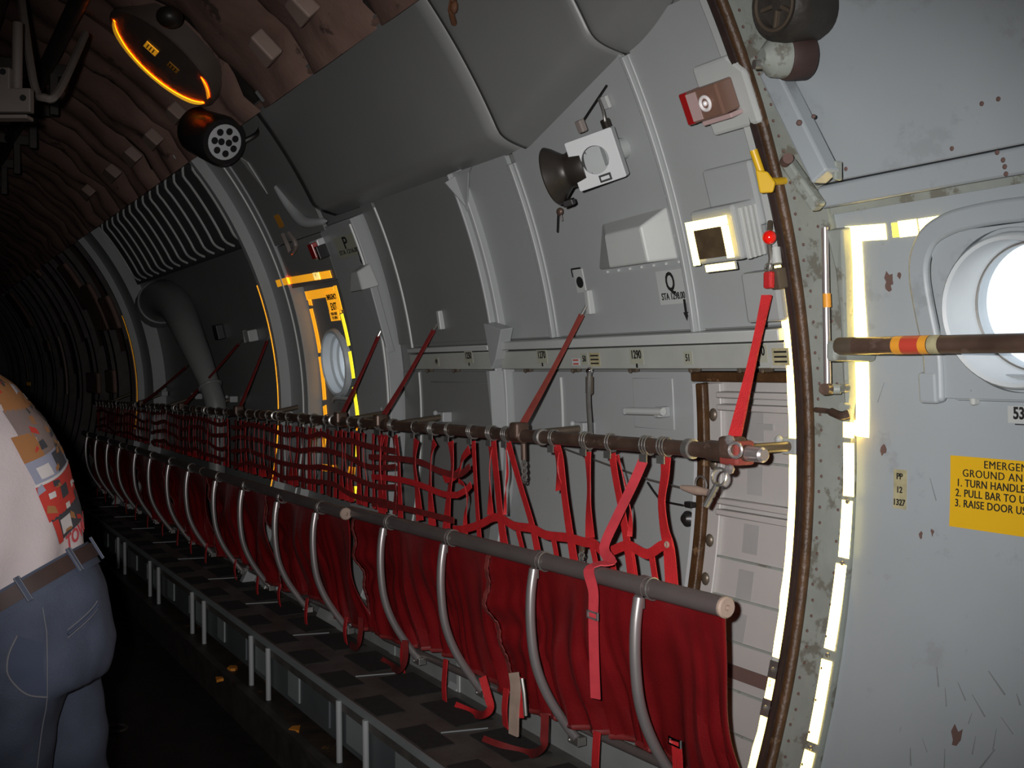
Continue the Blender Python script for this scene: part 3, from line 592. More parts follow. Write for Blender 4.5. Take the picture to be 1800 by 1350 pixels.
# ================================================================== THINGS
# ---------------- sidewall seats: front tube, curved legs, red fabric
def zbar(x): return max(-.345, -.288+.020*(x-.76))
def make_seat(x1, x0, legs, label, seed):
    root = thing('sidewall_seat', label, 'seat', (x1, 1.74, -.90), 'folded red troop seats along the wall')
    L = x1-x0; tb = MB(); tb.tube([V(x0+.012, 1.72, zbar(x0)), V(x1, 1.72, zbar(x1))], .0225, 16)
    tube = build(tb, 'front_tube', TUBE, root)
    c = MB(); c.lathe([(.0001, 0), (.0055, 0), (.0055, .004), (.020, .004), (.0235, .006), (.0235, .012), (.020, .016), (.0065, .016), (.006, .006), (.0001, .006)], (x1-.001, 1.72, zbar(x1)), (1, 0, 0), 18); build(c, 'end_cap', BEIGE, tube)
    for lx in legs:
        z = zbar(lx)
        pts = smooth_path([V(lx, 1.700, z-.022), V(lx, 1.690, z-.09), V(lx, 1.690, z-.18), V(lx, 1.705, z-.28), V(lx, 1.745, z-.375), V(lx, 1.812, z-.475), V(lx, 1.842, z-.510)], 5)
        lg = build(MB().tube(pts, .0135, 12), 'curved_leg', STEEL, root)
        cl = MB(); cl.lathe([(.0235, -.012), (.0265, -.012), (.0265, .012), (.0235, .012)], (lx, 1.72, z), (1, 0, 0), 18); cl.box((lx, 1.702, z-.032), (.024, .012, .03)); build(cl, 'clamp', TUBE, lg)
        rg = MB(); rg.torus((lx+.028, 1.72, z), (1, .1, .1), .0255, .0024, 20, 6); build(rg, 'wire_ring', STEEL_D, lg)
        ft = MB(); ft.box((lx, 1.842, z-.512), (.05, .03, .025)); ft.ball((lx-.015, 1.826, z-.515), .006, n=8); build(ft, 'foot_bracket', STEEL_D, lg, False, .003)
    rt = MB(); rt.tube([V(x0+.03, 1.855, zbar(x0)-.50), V(x1-.06, 1.855, zbar(x1)-.47)], .013, 10); build(rt, 'rear_tube', TUBE, root)
    mid = (x0+x1)/2+.02
    for a, b_, sd in ((x0+.02, mid-.006, 1), (mid+.006, x1-.012, 2)):
        nx, nz = 84, 46; vs = []
        for j in range(nz+1):
            for i in range(nx+1):
                f, g_ = i/nx, j/nz; x = a+(b_-a)*f
                if b_ > x1-.05: x = x+ (max(0, f-.86)/.14)*(-.03*math.sin(g_*math.pi*.8)+.03*g_*g_)
                zt = zbar(x); z = zt-.018-(.435+.02*math.sin(f*7+seed))*g_
                y = 1.742+.085*g_**1.35
                ph = x*10+seed+sd*2
                gather = .013*g_**1.2*math.sin(x*46+2.6*math.sin(ph)+1.5*g_)+.020*math.sin(math.pi*min(1, g_*1.15))*math.sin(ph*.95+g_*3.4)+.007*g_*math.sin(x*97+3*math.sin(ph*1.7))
                tens = .013*math.sin(21*g_+9*f+seed)*math.exp(-((f-.05)/.20)**2)*math.sin(math.pi*min(1, g_*1.3))
                nzs = noise.noise(Vector((x*4.5, z*3.2, seed+sd)))*.030*math.sin(math.pi*min(1, g_*1.6)/2)
                vs.append(V(x, y-gather-tens-nzs-.004, z))
        m_ = MB(); m_.add(vs, [[j*(nx+1)+i, j*(nx+1)+i+1, (j+1)*(nx+1)+i+1, (j+1)*(nx+1)+i] for j in range(nz) for i in range(nx)])
        fab = build(m_, 'seat_fabric', RED_F, root); md = fab.modifiers.new('solid', 'SOLIDIFY'); md.thickness = .003; md.offset = 0
        sl = MB(); sl.tube([V(a+.004, 1.72, zbar(a)), V(b_-.004, 1.72, zbar(b_))], .0231, 14, False)
        hm = MB(); hp = [vs[nz*(nx+1)+i] for i in range(0, nx+1, 2)]; hm.tube(hp, .009, 8); build(hm, 'hem', RED_D, fab)
        sm = MB(); sp = [vs[j*(nx+1)]-V(0, .006, 0) for j in range(0, nz+1)]; sm.ribbon([p+V(.003*math.sin(k*2.3), 0, 0) for k, p in enumerate(sp)], V(0, -1, 0), .018, .003); build(sm, 'frayed_seam', SEAMM, fab)
    for k in range(5):
        xx = x0+.1+L*(k+.5)/5.2+.06*math.sin(k*5+seed); z = zbar(xx)-.44
        s_ = MB(); h = .10+.05*((k*3+seed) % 2); s_.ribbon(smooth_path([V(xx, 1.80, z), V(xx+.006, 1.79, z-h*.5), V(xx-.004, 1.80, z-h)]), V(0, -1, 0), .030, .003); build(s_, 'tie_tail', RED_W, root)
    return root
SEATS = []
for k, (lb) in enumerate(('nearest folded red sidewall seat with four curved silver legs', 'second red sidewall seat beyond the nearest one', 'third red sidewall seat in shadow below the wall duct', 'farthest red sidewall seat in the dark forward end')):
    x1 = .76-2.12*k
    lg = [.495, .03, -.51, -.985] if k == 0 else [x1-.27, x1-.76, x1-1.30, x1-1.79]
    SEATS.append(make_seat(x1, x1-2.12, lg, lb, k*1.7+.4))

for s_ in SEATS[1:]: s_.location.y -= .036; s_.location.x += .05
# ---------------- backrest bars with braces
def zn(x): return .020+.012*x
def make_bar(x1, x0, braces, label, first):
    root = thing('backrest_bar', label, 'bar', (x1, 1.85, zn(x1)), 'brown backrest bars along the wall')
    m_ = MB(); m_.tube([V(x0, 1.85, zn(x0)), V(x1, 1.85, zn(x1))], .019, 14); build(m_, 'bar_tube', RUST, root)
    for bx in braces:
        b = MB(); b.tube([V(bx, 1.86, zn(bx)), V(bx+.0, 2.09, .03)], .0125, 12); br = build(b, 'brace_tube', BRONZE, root)
        c = MB(); c.lathe([(.024, -.03), (.024, .03), (.019, .034), (.019, -.034), (.024, -.03)], (bx, 1.85, zn(bx)), (1, 0, 0), 16); build(c, 'collar', RUST, br)
        e = MB(); e.box((bx, 2.095, .03), (.05, .05, .04)); e.ball((bx-.02, 2.06, .045), .012, n=8); build(e, 'wall_fitting', P_WALL, br, False, .006)
    for cx in ((.50, -.17, -.9) if first else (x1-.5, x1-1.3)):
        c = MB(); c.lathe([(.019, -.012), (.0245, -.010), (.0245, .010), (.019, .012)], (cx, 1.85, zn(cx)), (1, 0, 0), 16); build(c, 'collar', STEEL_D, root)
    if first:
        e = MB(); e.obox((.66, 1.85, zn(.66)), V(1, 0, 0), V(0, 1, 0), V(0, 0, 1), (.06, .055, .055)); build(e, 'end_clevis', RED_B, root, False, .006)
        e = MB(); e.lathe([(.0001, 0), (.017, 0), (.017, .06), (.012, .065), (.0001, .065)], (.69, 1.85, zn(.69)), (1, -.1, 0), 16); e.ball((.675, 1.815, zn(.66)+.03), .012, n=8); e.ball((.675, 1.815, zn(.66)-.035), .012, n=8); e.torus((.71, 1.80, zn(.7)+.01), (.3, -1, 0), .016, .004, 14, 6); build(e, 'end_pin', STEEL, root)
        e = MB(); e.torus((.635, 1.82, zn(.6)-.055), (.2, -1, .2), .020, .003, 16, 6); e.tube([V(.63, 1.82, zn(.6)-.07), V(.60, 1.81, zn(.6)-.125)], .007, 8); build(e, 'quick_release_ring', STEEL_D, root)
    return root
make_bar(.70, -1.36, [.60, -.30, -1.275], 'brown backrest tube in front of the rail, nearest section', True)
make_bar(-1.37, -3.49, [-1.80, -2.9], 'brown backrest tube below the escape hatch window', False)
make_bar(-3.50, -5.61, [-4.3, -5.2], 'dark backrest tube below the wall duct', False)
make_bar(-5.62, -8.2, [-6.3, -7.4], 'dark backrest tube at the far forward end', False)

# ---------------- red webbing nets hung from the bars
def hook(mbk, x, n=3):
    for q in range(n): mbk.torus(V(x+(q-(n-1)/2)*.011, 1.85, zn(x)), V(1, .25, .1), .0235, .0022, 16, 6)
    mbk.obox(V(x+.006, 1.832, zn(x)-.031), V(1, 0, 0), V(0, 1, 0), V(0, 0, 1), (.03, .003, .02))
def strap(root, pts, w, m=RED_W, hk=0, tw=None, name='strap'):
    pts = smooth_path(pts, 4); k = len(pts)
    tws = [tw*math.sin(i/k*4.4) for i in range(k)] if tw else None
    b = MB(); b.ribbon(pts, V(0, -1, 0), w, .0024, tws); o = build(b, name, m, root)
    if hk: h = MB(); hook(h, pts[0].x-.003, hk); build(h, 'wire_hook', STEEL_D, o)
    return o
net = thing('webbing_net', 'nearest red webbing backrest net hung from the brown bar', 'net', (.45, 1.85, 0), 'red backrest nets')
NET = [([(0.406, 1.85, 0.0), (0.404, 1.85, -0.045), (0.391, 1.85, -0.11), (0.402, 1.85, -0.18), (0.42, 1.85, -0.226), (0.432, 1.85, -0.323)], 0.04, 3, 0.25), ([(0.182, 1.85, -0.007), (0.198, 1.85, -0.07), (0.238, 1.85, -0.193), (0.27, 1.85, -0.327)], 0.03, 2, 0.1), ([(0.068, 1.85, -0.01), (0.074, 1.85, -0.097), (0.074, 1.85, -0.175), (0.08, 1.85, -0.245)], 0.032, 3, 0.35), ([(0.205, 1.85, -0.01), (0.24, 1.85, -0.082), (0.263, 1.85, -0.153), (0.26, 1.85, -0.217)], 0.014, 0, 0.9), ([(-0.096, 1.85, 0.009), (-0.069, 1.85, -0.037), (-0.048, 1.85, -0.141), (-0.019, 1.85, -0.25), (0.005, 1.85, -0.331)], 0.034, 2, 0.1), ([(-0.087, 1.85, -0.017), (-0.084, 1.85, -0.079), (-0.072, 1.85, -0.13)], 0.03, 0, 0.5), ([(-0.365, 1.85, -0.01), (-0.3, 1.85, -0.123), (-0.24, 1.85, -0.22), (-0.214, 1.85, -0.268), (-0.188, 1.85, -0.332)], 0.03, 3, 0.1), ([(-0.379, 1.85, -0.011), (-0.369, 1.85, -0.102), (-0.38, 1.85, -0.157), (-0.383, 1.85, -0.237)], 0.01, 0, 1.2), ([(-0.462, 1.85, -0.012), (-0.437, 1.85, -0.126), (-0.412, 1.85, -0.25), (-0.387, 1.85, -0.336)], 0.04, 3, 0.1), ([(-0.477, 1.85, -0.029), (-0.481, 1.85, -0.13), (-0.477, 1.85, -0.248)], 0.026, 0, 0.6), ([(-0.592, 1.85, -0.018), (-0.576, 1.85, -0.157), (-0.561, 1.85, -0.268), (-0.549, 1.85, -0.344)], 0.026, 3, 0.1), ([(-0.619, 1.85, -0.048), (-0.672, 1.85, -0.082), (-0.689, 1.85, -0.121), (-0.734, 1.85, -0.148), (-0.807, 1.85, -0.163)], 0.03, 0, 0.4), ([(-0.697, 1.85, -0.159), (-0.648, 1.85, -0.173), (-0.632, 1.85, -0.219), (-0.648, 1.85, -0.269), (-0.648, 1.85, -0.335)], 0.018, 0, 0.8), ([(-0.755, 1.85, -0.029), (-0.743, 1.85, -0.114), (-0.773, 1.85, -0.234), (-0.79, 1.85, -0.354)], 0.042, 2, 0.3), ([(-0.878, 1.85, -0.036), (-0.906, 1.85, -0.086), (-0.915, 1.85, -0.209), (-0.897, 1.85, -0.338)], 0.038, 3, 0.4), ([(-1.028, 1.85, -0.037), (-1.047, 1.85, -0.117), (-1.023, 1.85, -0.219), (-1.0, 1.85, -0.331)], 0.044, 1, 0.25), ([(-1.214, 1.85, -0.034), (-1.188, 1.85, -0.106), (-1.178, 1.85, -0.213), (-1.168, 1.85, -0.345)], 0.034, 1, 0.2), ([(-1.338, 1.85, -0.036), (-1.36, 1.85, -0.118), (-1.361, 1.85, -0.23), (-1.339, 1.85, -0.35)], 0.048, 2, 0.3)]
for p, w_, h, t in NET: strap(net, p, w_, RED_W, h, t)
CR = [[(-0.73, 1.85, -0.327), (-0.648, 1.85, -0.316), (-0.534, 1.85, -0.285), (-0.455, 1.85, -0.255), (-0.397, 1.85, -0.25), (-0.324, 1.85, -0.263), (-0.214, 1.85, -0.258), (-0.138, 1.85, -0.267), (-0.024, 1.85, -0.259), (0.061, 1.85, -0.26), (0.104, 1.85, -0.257), (0.157, 1.85, -0.274), (0.236, 1.85, -0.246), (0.273, 1.85, -0.241), (0.339, 1.85, -0.251), (0.394, 1.85, -0.223), (0.438, 1.85, -0.21)], [(-1.435, 1.85, -0.209), (-1.188, 1.85, -0.197), (-0.99, 1.85, -0.2), (-0.808, 1.85, -0.214), (-0.697, 1.85, -0.207)], [(-1.435, 1.85, -0.316), (-1.137, 1.85, -0.301), (-0.897, 1.85, -0.298), (-0.722, 1.85, -0.297)], [(-1.463, 1.85, -0.132), (-1.188, 1.85, -0.119), (-0.99, 1.85, -0.117), (-0.852, 1.85, -0.135), (-0.697, 1.85, -0.139), (-0.608, 1.85, -0.103)], [(-0.697, 1.85, -0.207), (-0.64, 1.85, -0.186), (-0.6, 1.85, -0.163)], [(-0.314, 1.85, -0.276), (-0.3, 1.85, -0.302), (-0.283, 1.85, -0.335)], [(-0.117, 1.85, -0.267), (-0.104, 1.85, -0.295), (-0.092, 1.85, -0.333)], [(0.08, 1.85, -0.261), (0.093, 1.85, -0.29), (0.107, 1.85, -0.327)], [(0.173, 1.85, -0.275), (0.178, 1.85, -0.292), (0.186, 1.85, -0.323)], [(0.346, 1.85, -0.253), (0.353, 1.85, -0.279), (0.362, 1.85, -0.314)], [(0.256, 1.85, -0.243), (0.268, 1.85, -0.278), (0.278, 1.85, -0.319)]]
for k, p in enumerate(CR): strap(net, [V(*q)+V(0, .004 if k > 4 else -.004, 0) for q in p], (.026 if k == 0 else .022), RED_W if k in (0, 1, 4) or k > 4 else RED_D, name='cross_strap')
e = MB(); e.torus((0.42, 1.843, -0.215), (0, -1, 0), .006, .003, 12, 6); build(e, 'eyelet', BEIGE, net)
def make_net(xa, xb, label, seed):
    root = thing('webbing_net', label, 'net', (xa, 1.85, 0), 'red backrest nets'); rr = random.Random(seed); x = xa-.03; k = 0
    while x > xb:
        d = rr.uniform(-.02, .03); zt = zn(x)-.04; zb = -.335
        pts = [V(x, 1.85, zt), V(x+d*.5+rr.uniform(-.015, .015), 1.85, zt-.1), V(x+d+rr.uniform(-.01, .01), 1.85, zt-.2), V(x+d*.7, 1.85, zb)]
        strap(root, pts, rr.choice((.022, .028, .036, .045)), RED_W if rr.random() < .5 else RED_D, 2 if k % 2 == 0 else 0, rr.uniform(.1, .5)); x -= rr.uniform(.055, .105); k += 1
    for j, z in enumerate((-.085, -.155, -.225, -.295)):
        strap(root, [V(xa-(xa-xb)*i/14, 1.845, z+rr.uniform(-.01, .01)-.012*math.sin(i)) for i in range(15)], .022, RED_D, name='cross_strap')
make_net(-1.20, -3.45, 'red webbing net in front of the escape hatch', 5); make_net(-3.52, -5.58, 'red webbing net below the wall duct', 6); make_net(-5.66, -8.0, 'red webbing net at the far forward end of the row', 8)

# ---------------- red tie straps from wall to bar
def tie(p, q, label, w=.018, thick=.008, m=RED_B, anchor=True):
    p, q = Vector(p), Vector(q); root = thing('tie_strap', label, 'strap', q, 'red tie straps from wall to bar')
    a = p+(q-p)*.07; b = MB(); k = 9; b.ribbon([a+(q-a)*i/k-V(0, 0, .006*math.sin(math.pi*i/k)) for i in range(k+1)], (V(0, -1, 0)+V(.3, 0, .3)), [w*(1-.25*math.sin(i/k*math.pi*1.5)) for i in range(k+1)], thick); build(b, 'webbing', m, root)
    if anchor:
        b = MB(); b.tube([p, p+(q-p)*.08], .005, 8); build(b, 'hook', STEEL_D, root)
        b = MB(); n_ = V(0, -1, -.15).normalized(); b.obox(p+V(0, .012, .012), V(1, 0, 0), V(0, -.15, 1).normalized(), n_, (.022, .075, .024)); build(b, 'wall_anchor', P_LIGHT, root, False, .004)
    b = MB(); b.obox(q, V(1, 0, 0), V(0, 1, 0), V(0, 0, 1), (.045, .05, .05)); build(b, 'bar_loop', RUST, root, False, .008)
tie((-0.226, 2.049, 0.413), (-.290, 1.845, zn(-.29)+.015), 'rust-red tie strap below the square plate, second from the door')
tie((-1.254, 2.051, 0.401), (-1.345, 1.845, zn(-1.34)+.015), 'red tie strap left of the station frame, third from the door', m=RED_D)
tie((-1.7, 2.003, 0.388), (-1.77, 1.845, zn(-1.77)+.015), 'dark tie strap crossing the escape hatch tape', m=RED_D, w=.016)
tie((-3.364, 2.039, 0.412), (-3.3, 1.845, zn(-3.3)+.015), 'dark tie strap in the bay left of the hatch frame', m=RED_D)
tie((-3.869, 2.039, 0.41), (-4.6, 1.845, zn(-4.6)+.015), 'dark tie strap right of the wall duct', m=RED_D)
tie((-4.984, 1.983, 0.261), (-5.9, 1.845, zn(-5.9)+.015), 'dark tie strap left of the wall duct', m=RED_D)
tie((0.628, 1.98, 0.416), (0.656, 1.84, 0.04), 'bright red tie strap hanging below the red ball', w=.026, thick=.006, m=RED_W, anchor=False)
# ---------------- red ball latch above that strap
root = thing('ball_latch', 'red ball knob on a steel latch beside the door seal', 'latch', (0.619, 1.99, 0.484))
build(MB().ball((0.648, 1.96, 0.523), .0165, n=20), 'ball_knob', REDB, root)
build(MB().tube([(0.636, 1.97, 0.511), (0.623, 1.99, 0.477), (0.622, 1.985, 0.446)], .006, 8), 'latch_stem', STEEL_D, root)
build(MB().tube([(0.627, 2.0, 0.503), (0.633, 2.0, 0.465)], .012, 10), 'release_lever', P_LIGHT, root)
build(MB().tube([(0.619, 1.99, 0.546), (0.61, 2.0, 0.566)], .007, 8), 'pivot', BRONZE, root)
build(MB().torus((0.62, 1.985, 0.457), (0, -1, .2), .010, .003, 14, 6), 'hook_eye', STEEL_D, root)
build(MB().obox((0.622, 1.985, 0.427), V(1, 0, 0), V(0, 1, 0), V(0, 0, 1), (.026, .016, .040)), 'strap_buckle', RED_W, root, False, .005)
build(MB().wbox(*(0.629, 12.11), 2.07, (.03, .05, .03)), 'wall_plate', BRONZE, root, False, .004)
o = build(MB().wbox(*(0.591, 10.92), 2.0815, (.022, .03, .0012)), 'warning_label', REDSIGN, None, False); tag(o, 'tiny red label beside the top of the door tape', 'label')

# ---------------- wall fittings
# alarm horn: black bell, square pale bracket with a round opening
hx, ht = (0.136, 23.05); ex, ey, n = fr(ht)
q_ = Matrix.Rotation(math.radians(38), 3, ey); WN = n; n = q_@n; n = n if n.x > 0 else Matrix.Rotation(math.radians(-76), 3, ey)@n; ex = ey.cross(n)
root = thing('alarm_horn', 'black flared horn with pale square bracket below the sloping liner', 'horn', cyl(hx, ht, 2.1))
fo = cyl(hx, ht, 1.985)
b = MB(); S = .066; rim = [(math.cos(2*math.pi*k/32), math.sin(2*math.pi*k/32)) for k in range(32)]
vs = []
for z_ in (0, .006):
    for c, s_ in rim: vs.append(fo+ex*c*.038+ey*s_*.038-n*z_)
    for c, s_ in rim:
        q = S/max(abs(c), abs(s_)); vs.append(fo+ex*c*q+ey*s_*q-n*z_)
fs = []
for k in range(32):
    k2 = (k+1) % 32; fs += [[k, k2, 32+k2, 32+k], [64+k, 96+k, 96+k2, 64+k2], [k, 64+k, 64+k2, k2], [32+k, 32+k2, 96+k2, 96+k]]
b.add(vs, fs); fp = build(b, 'bracket_face', P_WHITE, root, False)
b = MB()
for sx, sy, w_, h_ in ((0, S, 2*S, .004), (0, -S, 2*S, .004), (S, 0, .004, 2*S), (-S, 0, .004, 2*S)): b.obox(fo+ex*sx+ey*sy-n*.02, ex, ey, n, (w_, h_, .04))
build(b, 'bracket_sides', P_WHITE, root, False, .002)
b = MB(); b.lathe([(.0001, -.07), (.055, -.07), (.055, -.065), (.0001, -.065)], fo, n, 24); build(b, 'driver_plate', P_WALL, root)
b = MB(); b.obox(fo+ex*.012-ey*.053+n*.001, ex, ey, n, (.034, .020, .0015)); lb = build(b, 'label_plate', INK, root, False); build(MB().tube([fo-n*.07, fo-n*.04-WN*.13], .03, 12), 'standoff', P_WALL, root)
b = MB(); b.obox(fo+ex*.012-ey*.053+n*.0022, ex, ey, n, (.024, .009, .001)); build(b, 'print_line', P_WHITE, lb, False)
b = MB(); hc = fo-ex*(S-.03)-n*.045-ey*.006
b.lathe([(.030, 0), (.055, .002), (.058, .03), (.048, .05), (.048, .060), (.058, .073), (.074, .092), (.082, .106), (.079, .110), (.071, .098), (.054, .08), (.03, .065)], hc, -ex, 32); build(b, 'horn_bell', BLACK_R, root)
b = MB(); b.obox(hc-ex*.085-ey*.083, ex, ey, n, (.03, .018, .03)); build(b, 'terminal_clip', BLACK, root, False, .003)
# hanging key / toggle below the horn
root = thing('hanging_toggle', 'small brass toggle hanging below the black horn', 'toggle', (-0.242, 1.959, 0.699))
build(MB().ball((-0.21, 1.94, 0.693), .014, (1, .7, .9), 12), 'toggle_head', RUST, root); build(MB().tube([(-0.224, 1.943, 0.685), (-0.267, 1.969, 0.64)], .003, 6), 'pin', BLACK, root); build(MB().tube([(-0.207, 1.942, 0.686), (-0.212, 1.949, 0.667)], .003, 6), 'pin', STEEL, root)
# hooks and wires above the horn bracket
root = thing('suspension_hook', 'steel suspension hooks and wire above the horn bracket', 'hook', (0.108, 1.863, 0.926))
build(MB().tube(smooth_path([(0.118, 1.85, 0.95), (0.154, 1.839, 0.906), (0.16, 1.842, 0.876)]), .004, 8), 'wire', STEEL_D, root)
build(MB().wbox(*(0.147, 25.14), 2.06, (.022, .035, .02)), 'hook_block', BLACK_R, root, False, .004)
build(MB().tube([(0.017, 1.856, 0.894), (0.169, 1.84, 0.97)], .003, 6), 'wire', BLACK, root)
build(MB().wbox(*(0.04, 25.7), 2.06, (.024, .035, .02)), 'hook_block', GREYB, root, False, .004)
build(MB().wbox(*(0.109, 26.64), 2.11, (.028, .035, .012)), 'anchor_plate', P_LIGHT, root, False, .003)
# emergency light Q
lx, lt = (0.577, 24.46); ex, ey, n = fr(lt)
root = thing('emergency_light', 'emergency light with round chrome bulb and red end on raised base by the seal', 'light', cyl(lx, lt, 2.1))
build(MB().prism([(-.075, -.085), (.085, -.085), (.085, .04), (.045, .085), (-.075, .085)], cyl(lx, lt, 2.112), ex, ey, n, .045), 'base_box', P_LIGHT, root, False, .008)
f0 = cyl(lx-.008, lt, 2.067)
hs = build(MB().obox(f0+n*.028, ex, ey, n, (.105, .075, .056)), 'housing', LAMPB, root, False, .005)
build(MB().obox(f0+n*.0575-ex*.033, ex, ey, n, (.033, .065, .002)), 'pale_cover', LAMPF, hs, False)
build(MB().obox(f0+n*.026-ex*.066, ex, ey, n, (.030, .077, .052)), 'red_lens', REDLENS, root, False, .004)
for k in range(4): build(MB().obox(f0+n*.026-ex*.081+ey*(.026-.017*k), ex, ey, n, (.003, .008, .045)), 'lens_rib', INK, root, False)
build(MB().lathe([(.0001, .003), (.022, .003), (.022, 0)], f0+n*.056+ex*.008, n, 24), 'lens_disc', LAMPB, root); build(MB().torus(f0+n*.060+ex*.008, n, .0155, .0042, 24, 8), 'reflector_ring', SILVER, root)
b = MB(); b.ball(f0+n*.060+ex*.008, .0065, n=12); build(b, 'bulb', SILVER, root)
build(MB().obox(f0+n*.02-ey*.045+ex*.005, ex, ey, n, (.10, .012, .04)), 'lower_bracket', LAMPF, root, False, .003)
# emergency light P
lx, lt = (-2.125, 22.23); ex, ey, n = fr(lt)
root = thing('emergency_light', 'small white emergency light with red lens above the amber tape bar', 'light', cyl(lx, lt, 2.05))
build(MB().obox(cyl(lx, lt, 2.055)+n*.02, ex, ey, n, (.10, .09, .04)), 'base_box', P_WHITE, root, False, .006); build(MB().obox(cyl(lx+.015, lt, 2.015)+n*.012, ex, ey, n, (.055, .07, .03)), 'red_lens', REDLENS, root, False, .004)
build(MB().ball(cyl(lx+.052, lt+.2, 2.0), .007, n=10), 'bulb', CHROME, root); build(MB().obox(cyl(lx+.055, lt-.4, 2.03)+n*.01, ex, ey, n, (.03, .06, .05)), 'side_cover', BLACK, root, False, .003)
# exit light with reflective border
lx, lt = (0.475, 15.25); ex, ey, n = fr(lt)
root = thing('exit_light', 'exit light box with bright yellow reflective border left of the red ball', 'light', cyl(lx, lt, 2.1))
build(MB().obox(cyl(lx+.012, lt+.4, 2.112)+n*.05, ex, ey, n, (.155, .135, .10)), 'housing', P_WALL, root, False, .008)
build(MB().wbox(lx+.02, lt+2.6, 2.112, (.17, .16, .03)), 'back_box', P_WALL, root, False, .008)
f0 = cyl(lx, lt, 2.008)
build(MB().obox(f0+n*.004, ex, ey, n, (.10, .075, .008)), 'display_window', DISP, root, False, .002)
for dx, dy, sx, sy in ((0, .047, .148, .024), (-.063, -.006, .022, .09), (.063, -.002, .022, .082), (.018, -.062, .10, .017)):
    build(MB().obox(f0+n*.006+ex*dx+ey*dy, ex, ey, n, (sx, sy, .004)), 'reflective_tape', TAPE, root, False)
build(MB().obox(f0+n*.001-ey*.0625+ex*.018, ex, ey, n, (.105, .02, .006)), 'lower_lip', P_WALL, root, False)
for k in range(4): build(MB().obox(cyl(lx+.092, lt+.2, 2.10)+n*(.018+.016*k), ex, ey, n, (.012, .125, .009)), 'heat_fin', P_LIGHT, root, False, .002)
# wedge-shaped cover
wx, wt = (0.059, 15.81); ex, ey, n = fr(wt)
root = thing('wedge_cover', 'grey wedge-shaped air deflector cover left of the exit light', 'cover', cyl(wx, wt, 2.11))
b = MB(); o = cyl(wx, wt, 2.113)
pts = [(-.22, -.060, 0), (.155, -.060, 0), (.155, .085, 0), (-.15, .075, 0), (-.06, -.050, .075), (.115, -.050, .075), (.115, .050, .075), (-.05, .045, .075)]
b.add([o+ex*x+ey*y+n*z for x, y, z in pts], [[0, 1, 5, 4], [1, 2, 6, 5], [2, 3, 7, 6], [3, 0, 4, 7], [4, 5, 6, 7], [3, 2, 1, 0]]); build(b, 'cover_shell', P_LIGHT, root, False, .006)
b = MB(); b.obox(o+ex*-.02-ey*.068, ex, ey, n, (.37, .022, .006)); build(b, 'flange', P_WALL, root, False, .002)
for k in range(7): build(MB().ball(o+ex*(-.17+.055*k)-ey*.068+n*.006, .005, n=8), 'rivet', P_LIGHT, root)
# box on wall below the ball and yellow handle
o = build(MB().wbox(*(0.558, 10.97), 2.112, (.12, .125, .055)), 'junction_box', P_WALL, None, False, .008); tag(o, 'plain grey junction box behind the bright red tie strap', 'box')
yx, yt = (0.668, 19.39); ex, ey, n = fr(yt)
root = thing('yellow_handle', 'yellow pull handle with paddle end beside the door seal', 'handle', cyl(yx, yt, 2.08))
build(MB().tube([(0.658, 1.9, 0.717), (0.663, 1.92, 0.665)], .0095, 12), 'grip', YEL_H, root)
q = Vector((0.677, 1.92, 0.643)); build(MB().prism([(-.022, .028), (.006, .022), (.024, -.004), (.018, -.026), (-.012, -.026)], q, V(.82, .57, 0), V(0, 0, 1), V(.57, -.82, 0), .012), 'paddle', YEL_H, root, False, .004)
build(MB().tube([q, q+V(-.02, .13, .02)], .009, 10), 'mount_stem', YEL_H, root)
# square plate with a dark port
px, pt = (-0.267, 13.51); ex, ey, n = fr(pt)
root = thing('port_plate', 'small square plate with a dark round hole above the tie strap anchor', 'plate', cyl(px, pt, 2.11))
build(MB().wbox(px, pt, 2.1135, (.05, .075, .005)), 'plate', P_LIGHT, root, False, .002); build(MB().lathe([(.0001, .006), (.018, .006), (.018, 0)], cyl(px+.002, pt-.1, 2.1135), n, 20), 'port', INK, root)
build(MB().wbox(px-.004, pt+1.1, 2.1075, (.052, .005, .001)), 'top_strip', INK, root, False); build(MB().wbox(px-.029, pt+.75, 2.1075, (.005, .025, .001)), 'gasket', INK, root, False)  # thin black strips along the top and left edges of the plate
# Q and P station signs
def station(X, t, R, letter, sta, label, wide=1):
    root = thing('station_sign', label, 'sign', cyl(X, t, R)); ex, ey, n = fr(t)
    build(MB().wbox(X, t-.35, R+.0016, (.115*wide, .095, .0014)), 'plate', P_LIGHT if letter == 'Q' else PALE_SIGN, root, False)
    wtext(letter, X, t, R, .074, root, fat=.018, squeeze=.66*wide); wtext('STA '+sta, X+.004, t-1.05, R, .0275, root, fat=.012, squeeze=.70*wide)
    a = MB(); a.prism([(-.0045, .030), (.0045, .030), (.0045, -.006), (.011, -.006), (0, -.030), (-.011, -.006), (-.0045, -.006)], cyl(X+.048*wide, t-2.15, R-.0002), *fr(t-2.15), .0012); build(a, 'arrow', INK, root, False)
station(*(0.167, 12.52), 2.1085, 'Q', '1298.00', 'stencilled station sign letter Q with a down arrow')
station(*(-1.853, 21.97), 2.0515, 'P', '1216.00', 'stencilled station sign letter P with a down arrow', 2.1)
